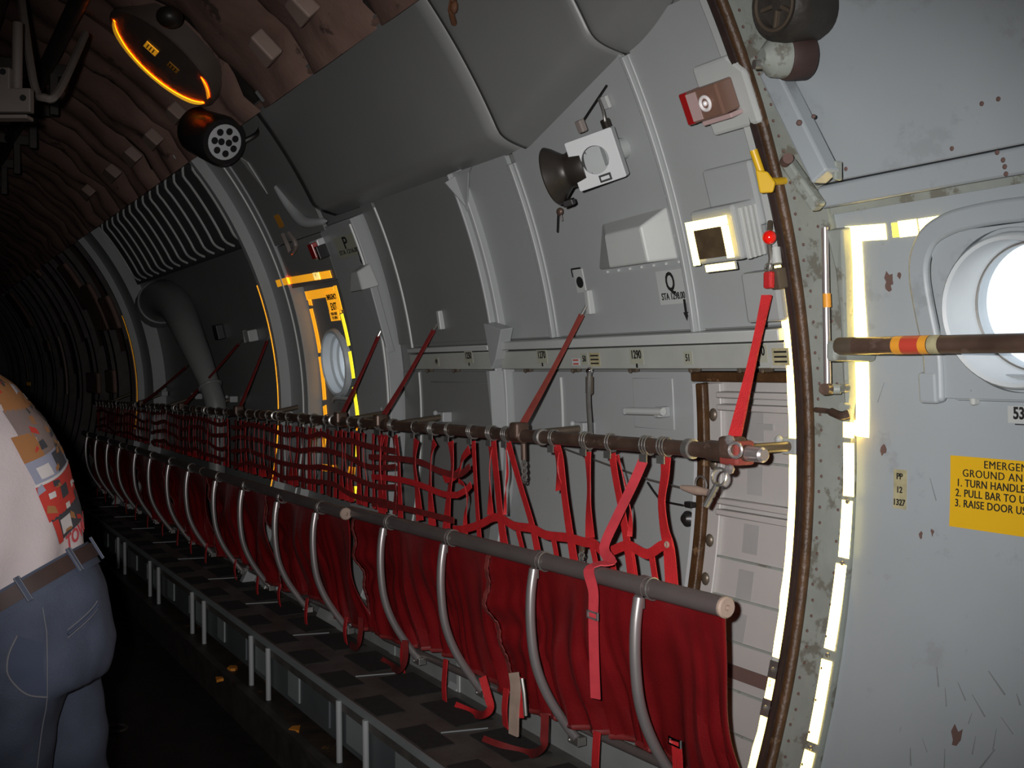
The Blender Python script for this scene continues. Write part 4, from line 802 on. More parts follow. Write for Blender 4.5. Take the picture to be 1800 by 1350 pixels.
# wedge bracket under the P sign
px, pt = (-1.742, 17.6); ex, ey, n = fr(pt)
root = thing('wedge_bracket', 'grey wedge bracket with tapering fin below the P sign', 'bracket', cyl(px, pt, 2.055))
b = MB(); o = cyl(px, pt, 2.056); b.add([o+ex*x+ey*y+n*z for x, y, z in ((-.08, -.05, 0), (.09, -.05, 0), (.06, .05, 0), (-.04, .05, 0), (-.08, -.05, .07), (.06, -.05, .07), (.04, .03, .06), (-.03, .03, .06))], [[0, 1, 2, 3], [4, 7, 6, 5], [0, 4, 5, 1], [1, 5, 6, 2], [2, 6, 7, 3], [3, 7, 4, 0]]); build(b, 'bracket_body', P_LIGHT, root, False, .006)
b = MB(); b.prism([(-.03, -.05), (.07, -.05), (.055, -.34)], o, ex, ey, n, .035); build(b, 'fin', P_WALL, root, False, .004)
# small handle on the lower panel
hx, ht = (0.003, 2.61); root = thing('tube_handle', 'short grey tube handle on the wall below the rail', 'handle', cyl(hx, ht, 2.11))
build(MB().tube([(-0.041, 2.068, 0.095), (0.126, 2.068, 0.098)], .011, 12), 'tube', P_LIGHT, root); build(MB().wbox(*(0.096, 2.63), 2.112, (.025, .03, .045)), 'end_block', P_WALL, root, False, .004); build(MB().wbox(*(-0.059, 2.58), 2.112, (.015, .02, .045)), 'end_block', P_WALL, root, False, .004)
# braided hose from the rail down behind the net
root = thing('braided_hose', 'braided metal hose hanging from the station rail', 'hose', (-0.183, 2.03, 0.207))
hp = smooth_path([(-0.197, 2.04, 0.207), (-0.174, 2.02, 0.13), (-0.122, 1.99, 0.038), (-0.07, 1.95, -0.033)])
build(MB().tube(hp, .0075, 10), 'hose', STEEL_D, root); build(MB().lathe([(.012, 0), (.012, .05), (.008, .055), (.008, 0)], (-0.197, 2.04, 0.195), (0, 0, -1), 12), 'end_fitting', BRONZE, root); build(MB().ball((-0.204, 2.045, 0.213), .012, n=10), 'cap', CHROME, root)
# short chains hanging behind the net
def chain(pts, label, m=RUST):
    root = thing('hanging_chain', label, 'chain', pts[0]); a, b_ = Vector(pts[0]), Vector(pts[1]); k = max(3, int((a-b_).length/.018))
    build(MB().tube([a, a+(b_-a)*.45], .009, 8), 'shackle_rod', RUST, root)
    for i in range(k):
        p = a+(b_-a)*(.48+.52*i/k); build(MB().torus(p, (1, 0, 0) if i % 2 else (0, 1, 0), .009, .0026, 12, 6), 'chain_link', STEEL_D, root)
chain([(-0.323, 1.88, -0.003), (-0.316, 1.88, -0.135)], 'short steel chain hanging under the bar clamp near the frame')
chain([(0.015, 1.87, -0.264), (0.006, 1.87, -0.329)], 'short chain fitting behind the net above the grey tube')
# cable with clamp at the side door
root = thing('tension_cable', 'thin steel cable with turnbuckle stretched to the brown seal', 'cable', (0.267, 2.05, -0.102))
build(MB().tube([Vector(p) for p in [(-0.327, 2.03, -0.032), (-0.026, 2.03, -0.074), (0.108, 2.03, -0.092), (0.256, 2.03, -0.102)]], .0028, 6), 'cable', STEEL_D, root)
build(MB().tube([Vector(p) for p in [(0.251, 2.03, -0.1), (0.307, 2.03, -0.103), (0.363, 2.03, -0.104)]], [.006, .013, .009], 10), 'turnbuckle', BEIGE, root); build(MB().torus((0.329, 2.03, -0.086), (0, -1, 0), .022, .003, 18, 6), 'pin_ring', STEEL_D, root)
build(MB().ball((0.37, 2.03, -0.106), .013, n=10), 'end_eye', STEEL, root)
build(MB().tube([Vector(p) for p in smooth_path([(0.077, 2.05, -0.104), (0.113, 2.05, -0.133), (0.146, 2.05, -0.149), (0.232, 2.05, -0.152)])], .0028, 6), 'slack_cable', BLACK, root)
o = build(MB().obox((0.239, 2.07, -0.151), V(1, 0, 0), V(0, 1, 0), V(0, 0, 1), (.03, .02, .016)), 'cable_tag', BLACK, None, False, .003); tag(o, 'small black tag at the end of the slack cable', 'tag')
o = build(MB().lathe([(.0001, .02), (.012, .018), (.022, .006), (.022, 0)], (0.208, 2.09, -0.195), (0, -1, .1), 18), 'rubber_bumper', BLACK, None); tag(o, 'round black rubber bumper left of the side door', 'bumper')

# ---------------- left bay: ribbed heater panel, big duct, overhead lamp, ceiling hatch
root = thing('ribbed_panel', 'dark panel with fourteen pale raised ribs high on the left wall', 'panel', cyl(-4.5, 33, 2.1))
build(MB().shell(-6.2, -3.10, 25.5, 40.3, 2.075, 2.10, 2, 10), 'back_plate', P_DARKPANEL, root)
for k in range(14):
    x = -3.22-.215*k
    pts = [cyl(x, 40.2, 2.07)]+[cyl(x-.01, 39-i*1.4, 2.04) for i in range(9)]+[cyl(x+.02, 26.9, 2.045), cyl(x+.05, 26.2, 2.06)]
    b = MB(); b.tube(smooth_path(pts, 2), .0075, 6); build(b, 'rib', P_LIGHT, root)
root = thing('air_duct', 'large grey air duct elbow curving down the left wall bay', 'duct', (-4.2, 1.95, 0))
dp = smooth_path([V(-5.75, 1.93, .70), V(-5.45, 1.92, .74), V(-5.05, 1.91, .66), V(-4.65, 1.90, .46), V(-4.38, 1.93, .22), V(-4.27, 1.97, 0.02), V(-4.25, 1.99, -.15)], 6)
build(MB().tube(dp, [.165-.10*min(1, i/26) for i in range(len(dp))], 20), 'duct_elbow', P_BAY, root)
for i in (3, 27): build(MB().torus(dp[i], dp[i+1]-dp[i-1], .168-.10*min(1, i/26), .010, 24, 8), 'clamp_band', P_LINER, root)
build(MB().tube([V(-4.25, 1.99, -.14), V(-4.25, 1.97, -.55)], .055, 18), 'lower_pipe', P_BAY, root)
o = build(MB().wbox(*(-3.772, 11.65), 2.13, (.09, .07, .06)), 'wall_socket_box', P_LIGHT, None, False, .006); tag(o, 'small pale box on the dark wall bay right of the duct', 'box')
o = build(MB().wbox(*(-4.477, 12.86), 2.13, (.10, .10, .05)), 'vent_box', BLACK, None, False, .006); tag(o, 'small black vent box beside the duct elbow', 'box')
o = build(MB().prism([(-.05, .09), (.04, .09), (.02, -.11)], cyl(*(-3.195, 15.4), 2.12), *fr(13), .06), 'strap_bracket', P_LIGHT, None, False, .004); tag(o, 'pale tapered bracket on the dark wall left of the hatch frame', 'bracket')
lc = cyl(*(-2.157, 39.71), 1.90); ax = V(.90, .22, -.36).normalized()
root = thing('ceiling_lamp', 'black drum lamp with white perforated disc under the ceiling edge', 'lamp', lc)
build(MB().lathe([(.0001, -.27), (.088, -.27), (.108, -.24), (.112, -.02), (.100, 0), (.0001, 0)], lc, ax, 28), 'drum_body', BLACK, root)
disc = build(MB().lathe([(.0001, .004), (.072, .004), (.078, .002), (.078, -.004)], lc, ax, 28), 'perforated_disc', P_WHITE, root)
xx, yy = perp(ax)
for k in range(9):
    a = k*2*math.pi/7; r_ = .050 if k < 7 else (.018 if k == 7 else -.018); c = lc+ax*.0045+(xx*math.cos(a)+yy*math.sin(a))*r_ if k < 7 else lc+ax*.0045+xx*r_
    build(MB().lathe([(.0001, .001), (.0155, .001), (.0155, -.002)], c, ax, 14), 'hole', BLACK, disc)
build(MB().tube(smooth_path([lc-ax*.05+V(0, .1, .0), lc+V(0, .15, .06), lc+V(.1, .13, .10)]), .012, 8), 'mount_arm', BLACK, root)
hc = cyl(*(-2.126, 51.98), 1.96); ex, ey, n = fr(51.98)
root = thing('ceiling_hatch', 'round brown escape hatch in the ceiling edged with yellow tape', 'hatch', hc)
build(MB().lathe([(.0001, .030), (.255, .030), (.262, .024), (.265, -.06)], hc, n, 48), 'hatch_panel', HATCHM, root)
def arc_tape(a0, a1, r_, w_, m):
    k = 28; b = MB(); vs = []
    for z_ in (.034, .031):
        for i in range(k+1):
            a = math.radians(a0+(a1-a0)*i/k); ww = w_*min(1, 4*min(i, k-i)/k+.25)
            for s_ in (-1, 1): vs.append(hc+n*z_+(ex*math.cos(a)+ey*math.sin(a))*(r_+s_*ww/2))
    q = 2*(k+1); b.add(vs, [[2*i, 2*i+1, 2*i+3, 2*i+2] for i in range(k)]+[[q+2*i, q+2*i+2, q+2*i+3, q+2*i+1] for i in range(k)]); build(b, 'reflective_tape', m, root, False)
arc_tape(95, 262, .235, .030, TAPE_H); arc_tape(-80, -40, .235, .014, TAPE_A)
for k, (du, dv, sx, sy) in enumerate(((.03, .06, .07, .06), (.04, -.05, .05, .05))):
    pl = build(MB().obox(hc+n*.033+ex*du+ey*dv, ex, ey, n, (sx, sy, .003)), 'instruction_tag', TAPE_A if k == 0 else ORANGE, root, False)
    for j in range(3): build(MB().obox(hc+n*.0352+ex*du+ey*(dv+.016-.014*j), ex, ey, n, (sx*.7, .005, .001)), 'print_line', INK, pl, False)
o = build(MB().ball(cyl(*(-1.618, 54.29), 1.90), .05, (1, 1, .8), 16), 'dome_light', BLACK_R, None); tag(o, 'small dark dome light above the round ceiling hatch', 'light')
root = thing('rusty_fitting', 'small rusty orange fitting hanging at the top of the liner seam', 'fitting', cyl(*(-0.257, 37.62), 2.02))
build(MB().tube(smooth_path([cyl(*(-0.218, 38.69), 2.03), cyl(*(-0.239, 37.96), 2.015), cyl(*(-0.281, 37.11), 2.03)]), [.012]*6+[.009]*7, 8), 'hook', RUSTO, root); build(MB().ball(cyl(*(-0.209, 38.2), 2.012), .016, (1, .7, 1.2), 10), 'knob', RUSTO, root)
# orange tag, dark clip on the header, exit placard on the hatch
o = build(MB().wbox(*(-2.521, 27.27), 2.0535, (.075, .065, .002)), 'orange_tag', ORANGE, None, False); tag(o, 'small orange placard above the escape hatch header', 'placard')
root = thing('wall_clip', 'dull metal clip below the orange placard', 'clip', (-2.477, 1.861, 0.835)); build(MB().tube(smooth_path([(-2.521, 1.842, 0.877), (-2.491, 1.855, 0.825), (-2.485, 1.872, 0.784), (-2.381, 1.86, 0.814), (-2.433, 1.844, 0.873)]), .012, 8), 'loop', GREYB, root)
root = thing('exit_placard', 'orange emergency exit placard at the top of the escape hatch', 'placard', (-2.331, 2.031, 0.533))
x_, t_ = (-2.371, 14.9); build(MB().wbox(x_, t_, 2.1145, (.15, .11, .0025)), 'plate', TAPE_A, root, False); wtext('EMERGENCY', x_, t_+.75, 2.112, .036, root, fat=.02, squeeze=.62); wtext('EXIT', x_, t_-.55, 2.112, .05, root, fat=.02, squeeze=.75)
x_, t_ = (-2.389, 13.17); build(MB().wbox(x_, t_, 2.1145, (.12, .05, .0025)), 'plate', TAPE_A, root, False); wtext('PUSH HERE', x_, t_+.25, 2.112, .02, root, fat=.02, squeeze=.8); wtext('TO OPEN', x_, t_-.3, 2.112, .02, root, fat=.02, squeeze=.8)

# ---------------- door hardware
root = thing('door_bar', 'brown horizontal door bar with yellow and red bands across the porthole', 'bar', (0.888, 1.97, 0.266))
P, Q = Vector((0.851, 1.97, 0.266)), Vector((1.28, 1.97, 0.263)); D = (Q-P)
build(MB().tube([P, P+D*1.9], .0185, 18), 'bar_tube', RUST, root)
build(MB().tube([P-D*.005, P+D*.10], .0192, 18), 'end_sleeve', BRONZE, root)
for a, b_, m in ((.345, .395, ORANGE), (.395, .495, REDSIGN), (.495, .54, ORANGE), (.545, .60, TAN_SIGN)): build(MB().tube([P+D*a, P+D*b_], .0191, 18, False), 'colour_band', m, root)
build(MB().obox(P+V(-.012, .05, -.01), V(1, 0, 0), V(0, 1, 0), V(0, 0, 1), (.03, .13, .045)), 'bar_bracket', P_BAND, root, False, .008)
root = thing('door_strut', 'thin silver strut rod with orange band on the door frame', 'strut', (0.771, 2.02, 0.164))
build(MB().tube([(0.78, 2.0, 0.533), (0.771, 2.02, 0.177)], .0085, 12), 'rod', STEEL, root); build(MB().tube([(0.779, 2.007, 0.386), (0.779, 2.009, 0.355)], .0093, 12), 'orange_band', ORANGE, root)
build(MB().lathe([(.0001, -.012), (.013, -.012), (.013, .012), (.0001, .012)], (0.786, 2.0, 0.172), (.3, -1, 0), 16), 'pivot_bolt', RUST, root)
build(MB().tube([(0.772, 2.01, 0.172), (0.8, 2.03, 0.172)], .012, 10), 'pivot_arm', P_BAND, root)
root = thing('hinge_bracket', 'grey-green hinge bracket arm between strut and door tape', 'bracket', (0.759, 2.08, 0.163))
PT = [(0.781, 14.72), (0.828, 14.69), (0.818, 12.42), (0.802, 9.24), (0.791, 4.23), (0.782, 2.85), (0.778, 4.59), (0.779, 6.39), (0.786, 9.26), (0.79, 12.14)]
build(MB().wprism(PT, 2.098, 2.068), 'bracket_plate', P_BAND, root, False, .005)
for u in [(0.801, 2.048, 0.174), (0.764, 2.048, 0.171), (0.798, 2.051, 0.132)]: build(MB().lathe([(.0001, .014), (.010, .014), (.010, 0)], u, (0, -1, 0), 14), 'bolt', P_BAND, root)
build(MB().tube(smooth_path([(0.697, 2.06, 0.122), (0.749, 2.05, 0.12), (0.791, 2.04, 0.112), (0.805, 2.05, 0.116)]), [.006]*7+[.010]*12, 8), 'release_lever', RUST, root)
root = thing('roller_linkage', 'grey diagonal linkage beam slanting from the black rollers to the ledge', 'arm', (0.918, 1.9, 0.604))
def beam(mb, p, q, w_, d_, up): p, q = Vector(p), Vector(q); a = (q-p).normalized(); u = Vector(up); u = (u-a*u.dot(a)).normalized(); mb.obox((p+q)/2, a, u, a.cross(u), ((q-p).length, w_, d_))
b = MB(); beam(b, (0.759, 1.86, 0.87), (0.894, 1.88, 0.615), .048, .045, V(1, 0, .5)); build(b, 'arm_beam', P_DOOR, root, False, .006)
b = MB(); beam(b, (0.734, 1.93, 0.681), (0.81, 1.95, 0.569), .028, .03, V(1, 0, .5)); build(b, 'lower_link', P_BAND, root, False, .006)
build(MB().obox((0.906, 1.9, 0.629), V(1, 0, 0), V(0, 1, 0), V(0, 0, 1), (.010, .02, .040)), 'end_stop', P_BAND, root, False, .003)
build(MB().lathe([(.0001, -.015), (.012, -.015), (.012, .015), (.0001, .015)], (0.761, 1.9, 0.676), (1, -.6, .1), 14), 'pivot_pin', CHIP, root)
for u, r_ in [((0.892, 1.845, 0.738), 0.008), ((0.852, 1.845, 0.733), 0.011), ((0.814, 1.83, 0.84), 0.012)]: build(MB().ball(u, r_*.6, n=10), 'rivet', CHIP, root)
b = MB(); beam(b, (0.633, 1.88, 1.14), (0.698, 1.95, 0.875), .06, .05, V(1, 0, .4)); build(b, 'upper_beam', P_BAND, root, False, .006)
root = thing('door_roller', 'large black spoked rubber roller at the top of the door arm', 'roller', (0.879, 1.8, 0.95))
c = Vector((0.892, 1.76, 0.953)); ax = V(.0, -1, -.18).normalized()
build(MB().lathe([(.045, .028), (.060, .030), (.072, .018), (.076, 0), (.076, -.075), (.070, -.09), (.0001, -.09)], c, ax, 32), 'tyre', RUBBER, root); build(MB().lathe([(.0001, .022), (.012, .022), (.014, .012), (.045, .010), (.047, .026)], c, ax, 28), 'wheel_disc', RUBBER, root)
xx, yy = perp(ax); build(MB().torus(c+ax*.028, ax, .050, .004, 28, 8), 'rim', BRONZE, root)
for k in range(5): a = k*1.2566; b = MB(); d = xx*math.cos(a)+yy*math.sin(a); b.obox(c+ax*.016+d*.028, d, ax.cross(d), ax, (.036, .008, .012)); build(b, 'spoke', BRONZE, root, False, .002)
root = thing('door_roller', 'small brown roller with grey cap below the large black roller', 'roller', (0.872, 1.8, 0.859))
c = Vector((0.852, 1.8, 0.864)); ax = V(-.30, -1.0, -.10).normalized()
build(MB().lathe([(.0001, .0), (.046, 0), (.048, -.006), (.048, -.05), (.044, -.056), (.0001, -.056)], c, ax, 28), 'roller_drum', LEATHER, root); build(MB().lathe([(.0001, .05), (.018, .05), (.040, .030), (.044, 0), (.0001, 0)], c, ax, 24), 'end_cap', P_BAND, root); build(MB().lathe([(.0001, .060), (.010, .060), (.010, .04)], c+V(-.01, 0, -.012), ax, 14), 'axle_bolt', STEEL_D, root)
# door placards
def placard(X, t, R, w_, h_, m, label, name='placard', cat='sign'):
    root = thing(name, label, cat, cyl(X, t, R)); q = h_/2/R*180/math.pi; build(MB().shell(X-w_/2, X+w_/2, t-q, t+q, R, R+.003, 1, 6), 'plate', m, root, False); return root
X, t = (0.898, -1.28); r = placard(X, t, 2.108, .034, .086, TAN_SIGN, 'small yellowed label reading PP 12 1327 on the door')
for s_, dt in (('PP', .75), ('12', -.05), ('1327', -.8)): wtext(s_, X, t+dt, 2.1067, .019, r, fat=.02, squeeze=.85)
X, t = (1.183, 3.45); r = placard(X, t, 2.108, .050, .034, P_LIGHT, 'small label reading 53 below the porthole'); wtext('53', X, t+.05, 2.1067, .033, r, fat=.03, squeeze=.75); build(MB().wbox(X+.002, t-.52, 2.107, (.022, .002, .001)), 'underline', INK, r, False)
X0, t = (1.025, -0.68); W_, H_ = .36, .148; X = X0+W_/2
r = placard(X, t-.35, 2.108, W_, H_, YEL, 'yellow emergency door placard with black instructions', 'emergency_placard')
for s_, dx, dt, sz in (('EMERGENCY EXIT', .079, 1.28, .0222), ('GROUND AND  AIR', .030, .72, .0222)): wtext(s_, X0+dx, t+dt, 2.1067, sz, r, fat=0, squeeze=.93, align='LEFT', gap=1.1)
for s_, dx, dt in (('1. TURN HANDLE AT LEFT', .016, .15), ('2. PULL BAR TO UNLOCK', .014, -.42), ('3. RAISE DOOR USING BAR', .013, -1.0)): wtext(s_, X0+dx, t+dt, 2.1067, .0222, r, fat=.008, squeeze=.84, align='LEFT', gap=1.05)

# ---------------- loose straps on the nearest seat
root = thing('lap_strap', 'bright red strap slung over the grey tube of the nearest seat', 'strap', (0.33, 1.69, -0.296))
sx_ = 0.289
SP = [Vector(p) for p in [(0.333, 1.838, -0.012), (0.314, 1.82, -0.073), (0.287, 1.79, -0.158), (0.265, 1.765, -0.237)]]+[V(sx_+.030, 1.748, zbar(sx_)+.031), V(sx_+.018, 1.722, zbar(sx_)+.029), V(sx_+.008, 1.696, zbar(sx_)+.014)]+[Vector(p) for p in [(0.339, 1.68, -0.328), (0.339, 1.68, -0.391), (0.342, 1.68, -0.482), (0.349, 1.68, -0.589)]]
build(MB().ribbon(smooth_path(SP, 5), V(.25, -1, 0), .030, .003, None, True), 'webbing', PINK, root)
b = MB(); h = SP[0]; hook(b, h.x, 3); build(b, 'wire_hook', STEEL_D, root); b = MB(); bq = Vector((0.353, 1.67, -0.382))
for dx, dz, sx, sz in ((0, .008, .04, .004), (0, -.008, .04, .004), (.02, 0, .004, .02), (-.02, 0, .004, .02)): b.box(bq+V(dx, -.002, dz), (sx, .005, sz))
build(b, 'buckle', STEEL, root, False)
root = thing('beige_strap', 'short beige strap hanging at the seam between seat fabrics', 'strap', (-0.075, 1.7, -0.726))
build(MB().ribbon(smooth_path([Vector(p) for p in [(-0.078, 1.7, -0.634), (-0.068, 1.7, -0.676), (-0.075, 1.7, -0.742), (-0.078, 1.7, -0.81)]]), V(.2, -1, .1), .036, .007), 'webbing', BEIGE, root); build(MB().tube([Vector(p) for p in [(-0.034, 1.7, -0.639), (-0.022, 1.7, -0.677), (-0.013, 1.7, -0.737)]], .006, 8), 'snap_hook', STEEL_D, root)
build(MB().ribbon(smooth_path([Vector(p) for p in [(-0.069, 1.71, -0.646), (-0.06, 1.71, -0.699), (-0.051, 1.71, -0.756)]]), V(.3, -1, 0), .016, .003), 'red_tail', RED_W, root)
def loop(pts, label, m=RED_D): o = build(MB().ribbon(smooth_path([Vector(p) for p in pts], 5), V(.3, -.8, .5), .026, .003), 'strap_loop', m, None); tag(o, label, 'strap', 'loose strap loops under the seats')
loop([(-0.331, 1.74, -0.716), (-0.296, 1.74, -0.768), (-0.282, 1.74, -0.798), (-0.324, 1.74, -0.829)]+[(-0.514, 1.814, -0.893), (-0.623, 1.798, -0.893)], 'loose red strap loop curling onto the walkway, farther of two', RED_W)
loop([(0.023, 1.74, -0.729), (0.02, 1.74, -0.784), (0.009, 1.74, -0.827)]+[(-0.126, 1.78, -0.893), (-0.219, 1.739, -0.893), (-0.296, 1.721, -0.893)], 'loose red strap loop curling onto the walkway, nearer the camera')
loop([(-0.89, 1.74, -0.728), (-0.89, 1.74, -0.797), (-0.938, 1.74, -0.845)]+[(-1.145, 1.806, -0.893), (-1.252, 1.807, -0.893)], 'dark red strap loop below the third curved leg')
loop([(-1.293, 1.74, -0.73), (-1.299, 1.74, -0.796), (-1.334, 1.74, -0.855)]+[(-1.533, 1.791, -0.893)], 'dark red strap loop below the fourth curved leg')
root = thing('d_ring_buckle', 'small steel buckle with red tab at the lower edge of the nearest seat', 'buckle', (0.663, 1.67, -0.597))
c = Vector((0.669, 1.665, -0.595)); b = MB()
for dx, dz, sx, sz in ((0, .007, .036, .004), (0, -.007, .036, .004), (.018, 0, .004, .018), (-.018, 0, .004, .018)): b.box(c+V(dx, 0, dz), (sx, .005, sz))
build(b, 'frame', CHROME, root, False); build(MB().ribbon([c+V(0, .004, 0), c+V(.004, .004, -.03), c+V(.004, .006, -.08)], V(0, -1, 0), .032, .003), 'tab', RED_W, root)

# ---------------- overhead bracket at the top left
root = thing('overhead_bracket', 'grey-brown bracket plate with two holes hanging at the upper left', 'bracket', (-1.208, 0.531, 1.058))
c = Vector((-1.206, 0.535, 1.094)); r3, f3, u3 = V(.509, .861, 0), V(-.861, .509, 0), V(0, 0, 1)
b = MB(); b.prism([(-.25, -.065), (.055, -.065), (.055, .01), (-.01, .01), (-.01, .075), (-.25, .075)], c, r3, u3, f3, .03); build(b, 'plate', GREYB, root, False, .004)
for dx, dz in ((.033, -.022), (-.03, .06)): build(MB().lathe([(.0001, .003), (.010, .003), (.010, 0)], c+r3*dx+u3*dz, -f3, 14), 'bolt_hole', INK, root)
build(MB().obox(c-u3*.085+r3*-.1, r3, f3, u3, (.31, .05, .012)), 'flange', GREYB, root, False, .003); build(MB().tube([(-1.254, 0.552, 1.089), (-1.256, 0.555, 1.325)], .016, 10), 'hanger_rod', GREYB, root)
root = thing('overhead_hose', 'drooping pale hose under the overhead ducts at the upper left', 'hose', (-1.471, 0.679, 1.164))
build(MB().tube(smooth_path([(-1.756, 0.602, 1.681), (-1.503, 0.626, 1.213), (-1.426, 0.656, 1.137), (-1.456, 0.704, 1.178), (-1.735, 0.829, 1.466)]), .014, 8), 'hose', GREYB, root)

# ================================================================== PERSON leaning forward at the left
def remesh(mb, vox, sm=6):
    me = mb.mesh('tmp'); ob = bpy.data.objects.new('tmp', me); COL.objects.link(ob)
    m = ob.modifiers.new('r', 'REMESH'); m.mode = 'VOXEL'; m.voxel_size = vox
    s = ob.modifiers.new('s', 'SMOOTH'); s.factor = .5; s.iterations = sm
    dg = bpy.context.evaluated_depsgraph_get(); out = bpy.data.meshes.new_from_object(ob.evaluated_get(dg)); bpy.data.objects.remove(ob)
    out.polygons.foreach_set('use_smooth', [True]*len(out.polygons)); return out
def put(me, name, m, parent):
    me.materials.clear(); me.materials.append(m); o = bpy.data.objects.new(name, me); COL.objects.link(o); o.parent = parent; return o
HP = Vector((-0.289, 0.477, -0.436))
person = thing('person', 'person in grey printed t-shirt and blue jeans leaning forward at the left', 'person', (HP.x, HP.y, -1.30), rz=math.radians(-116.4))
def ring(f, z, a, b, tilt, y=0): t = math.radians(tilt); return (V(f, y, z), V(a*math.cos(t), 0, -a*math.sin(t)), V(0, b, 0))
TOR = [(.005, .93, .165, .19, 32), (.02, 1.0, .168, .19, 31), (.045, 1.10, .178, .20, 29), (.08, 1.20, .188, .205, 27), (.13, 1.30, .188, .21, 27), (.19, 1.40, .172, .215, 28), (.25, 1.475, .135, .20, 30), (.29, 1.52, .085, .13, 32)]
def limb(mb, pts, rs, n=14):
    p = smooth_path(pts, 4); k = len(p); r = []
    for i in range(k):
        f = i/(k-1)*(len(rs)-1); j = min(int(f), len(rs)-2); r.append(rs[j]+(rs[j+1]-rs[j])*(f-j))
    mb.tube(p, r, n)
b = MB()
b.loft([ring(f, z, a-.012, w_-.012, t) for f, z, a, w_, t in TOR])
b.loft([ring(-.005, .80, .145, .17, 0), ring(-.01, .88, .16, .18, 10), ring(.0, .95, .155, .18, 25)])
limb(b, [V(.27, 0, 1.49), V(.33, 0, 1.57), V(.37, 0, 1.64)], [.068, .058, .06])
b.ball(V(.40, 0, 1.70), .1, (1.02, .80, 1.20), 24); b.ball(V(.44, 0, 1.635), .06, (1.0, .85, .9), 16)      # skull and jaw
b.lathe([(.012, 0), (.018, .02), (.008, .055)], V(.512, 0, 1.665), (-.3, 0, 1), 10)                          # nose
for s_ in (-1, 1):
    b.ball(V(.375, s_*.083, 1.69), .028, (.7, .3, 1.15), 12)
    limb(b, [V(.235, s_*.165, 1.43), V(.27, s_*.225, 1.36), V(.31, s_*.255, 1.17), V(.33, s_*.26, 1.10), V(.42, s_*.24, .97), V(.47, s_*.225, .89)], [.062, .058, .048, .043, .038, .027])
    ph = V(.495, s_*.222, .84); limb(b, [V(.468, s_*.225, .895), ph, V(.515, s_*.22, .80)], [.027, .034, .032])
    for q, (dy, ln) in enumerate(((-.030, .070), (-.010, .080), (.010, .076), (.030, .058))):
        base = V(.512, s_*.22+dy, .812); limb(b, [base, base+V(.012, 0, -ln*.5), base+V(-.008, 0, -ln)], [.0105, .0095, .008], 8)
    limb(b, [V(.495, s_*.20, .86), V(.53, s_*.185, .83), V(.54, s_*.18, .795)], [.013, .011, .009], 8)
    fo = .03 if s_ > 0 else -.07
    limb(b, [V(0, s_*.095, .86), V(fo*.5+.02, s_*.10, .66), V(fo+.02, s_*.105, .48), V(fo-.02, s_*.11, .28), V(fo-.03, s_*.11, .09)], [.095, .085, .062, .058, .042])
    limb(b, [V(fo-.055, s_*.11, .05), V(fo+.04, s_*.115, .045), V(fo+.17, s_*.125, .035)], [.045, .042, .032])
body = put(remesh(b, .0075, 3), 'body', SKIN, person)
b = MB()
for s_ in (-1, 1):
    b.ball(V(.487, s_*.035, 1.705), .013, (1, 1, .7), 10)
build(b, 'eyes', P_WHITE, person, local=True); b = MB()
for s_ in (-1, 1): b.ball(V(.4975, s_*.035, 1.704), .006, n=8)
build(b, 'pupils', INK, person, local=True)
b = MB(); b.tube(smooth_path([V(.497, -.024, 1.622), V(.506, 0, 1.620), V(.497, .024, 1.622)]), .006, 8); build(b, 'lips', REDSIGN, person, local=True)
b = MB(); b.ball(V(.388, 0, 1.725), .103, (1.0, .86, 1.10), 24); hm = b.mesh('hair', smooth=True)
bm = bmesh.new(); bm.from_mesh(hm); bmesh.ops.delete(bm, geom=[v for v in bm.verts if v.co.z < 1.66 or (v.co.x > .43 and v.co.z < 1.775)], context='VERTS'); bm.to_mesh(hm); bm.free(); put(hm, 'hair', HAIR, person)
# t-shirt
b = MB(); b.loft([ring(f, z, a, w_, t) for f, z, a, w_, t in TOR], 32)
for s_ in (-1, 1): limb(b, [V(.225, s_*.14, 1.44), V(.262, s_*.225, 1.36), V(.295, s_*.268, 1.23), V(.30, s_*.272, 1.21)], [.075, .082, .082, .080])
me = remesh(b, .013, 5)
for v in me.vertices:
    p = v.co; z = p.z
    k = max(0, min(1, (1.30-z)/.3)); fold = .009*k*math.sin((p.y*1.0+p.x*.7)*44+z*16+2*noise.noise(p*5))+.006*noise.noise(p*9)
    v.co = p+v.normal*fold
shirt = put(me, 't_shirt', SHIRT, person)
BV = BVHTree.FromPolygons([v.co for v in me.vertices], [list(p.vertices) for p in me.polygons])
# jeans
b = MB()
b.loft([ring(-.02, .78, .165, .19, 0), ring(-.02, .85, .182, .20, 8), ring(-.005, .93, .186, .205, 22), ring(.012, .985, .178, .20, 30)], 32)
for s_ in (-1, 1):
    fo = .03 if s_ > 0 else -.07
    limb(b, [V(-.01, s_*.095, .86), V(fo*.5-.0, s_*.102, .66), V(fo+.015, s_*.108, .48), V(fo-.01, s_*.112, .28), V(fo-.02, s_*.114, .10)], [.118, .112, .098, .092, .09], 20)
me = remesh(b, .013, 5)
for v in me.vertices:
    p = v.co; kk_ = max(0, min(1, (.90-p.z)/.15)); v.co = p+v.normal*(.007*noise.noise(p*7)+.004*noise.noise(p*19)+.006*kk_*math.sin(p.z*38+p.x*30+3*noise.noise(p*4)))
jeans = put(me, 'jeans', JEANS, person)
BJ = BVHTree.FromPolygons([v.co for v in me.vertices], [list(p.vertices) for p in me.polygons])
def on(bv, phi, z, off=.002, f0=.0):
    a = math.radians(phi); d = V(-math.cos(a), math.sin(a), 0); o = V(f0, 0, z)+d*.7
    h = bv.ray_cast(o, -d)
    return (h[0]+h[1]*off) if h[0] else V(f0, 0, z)+d*.18
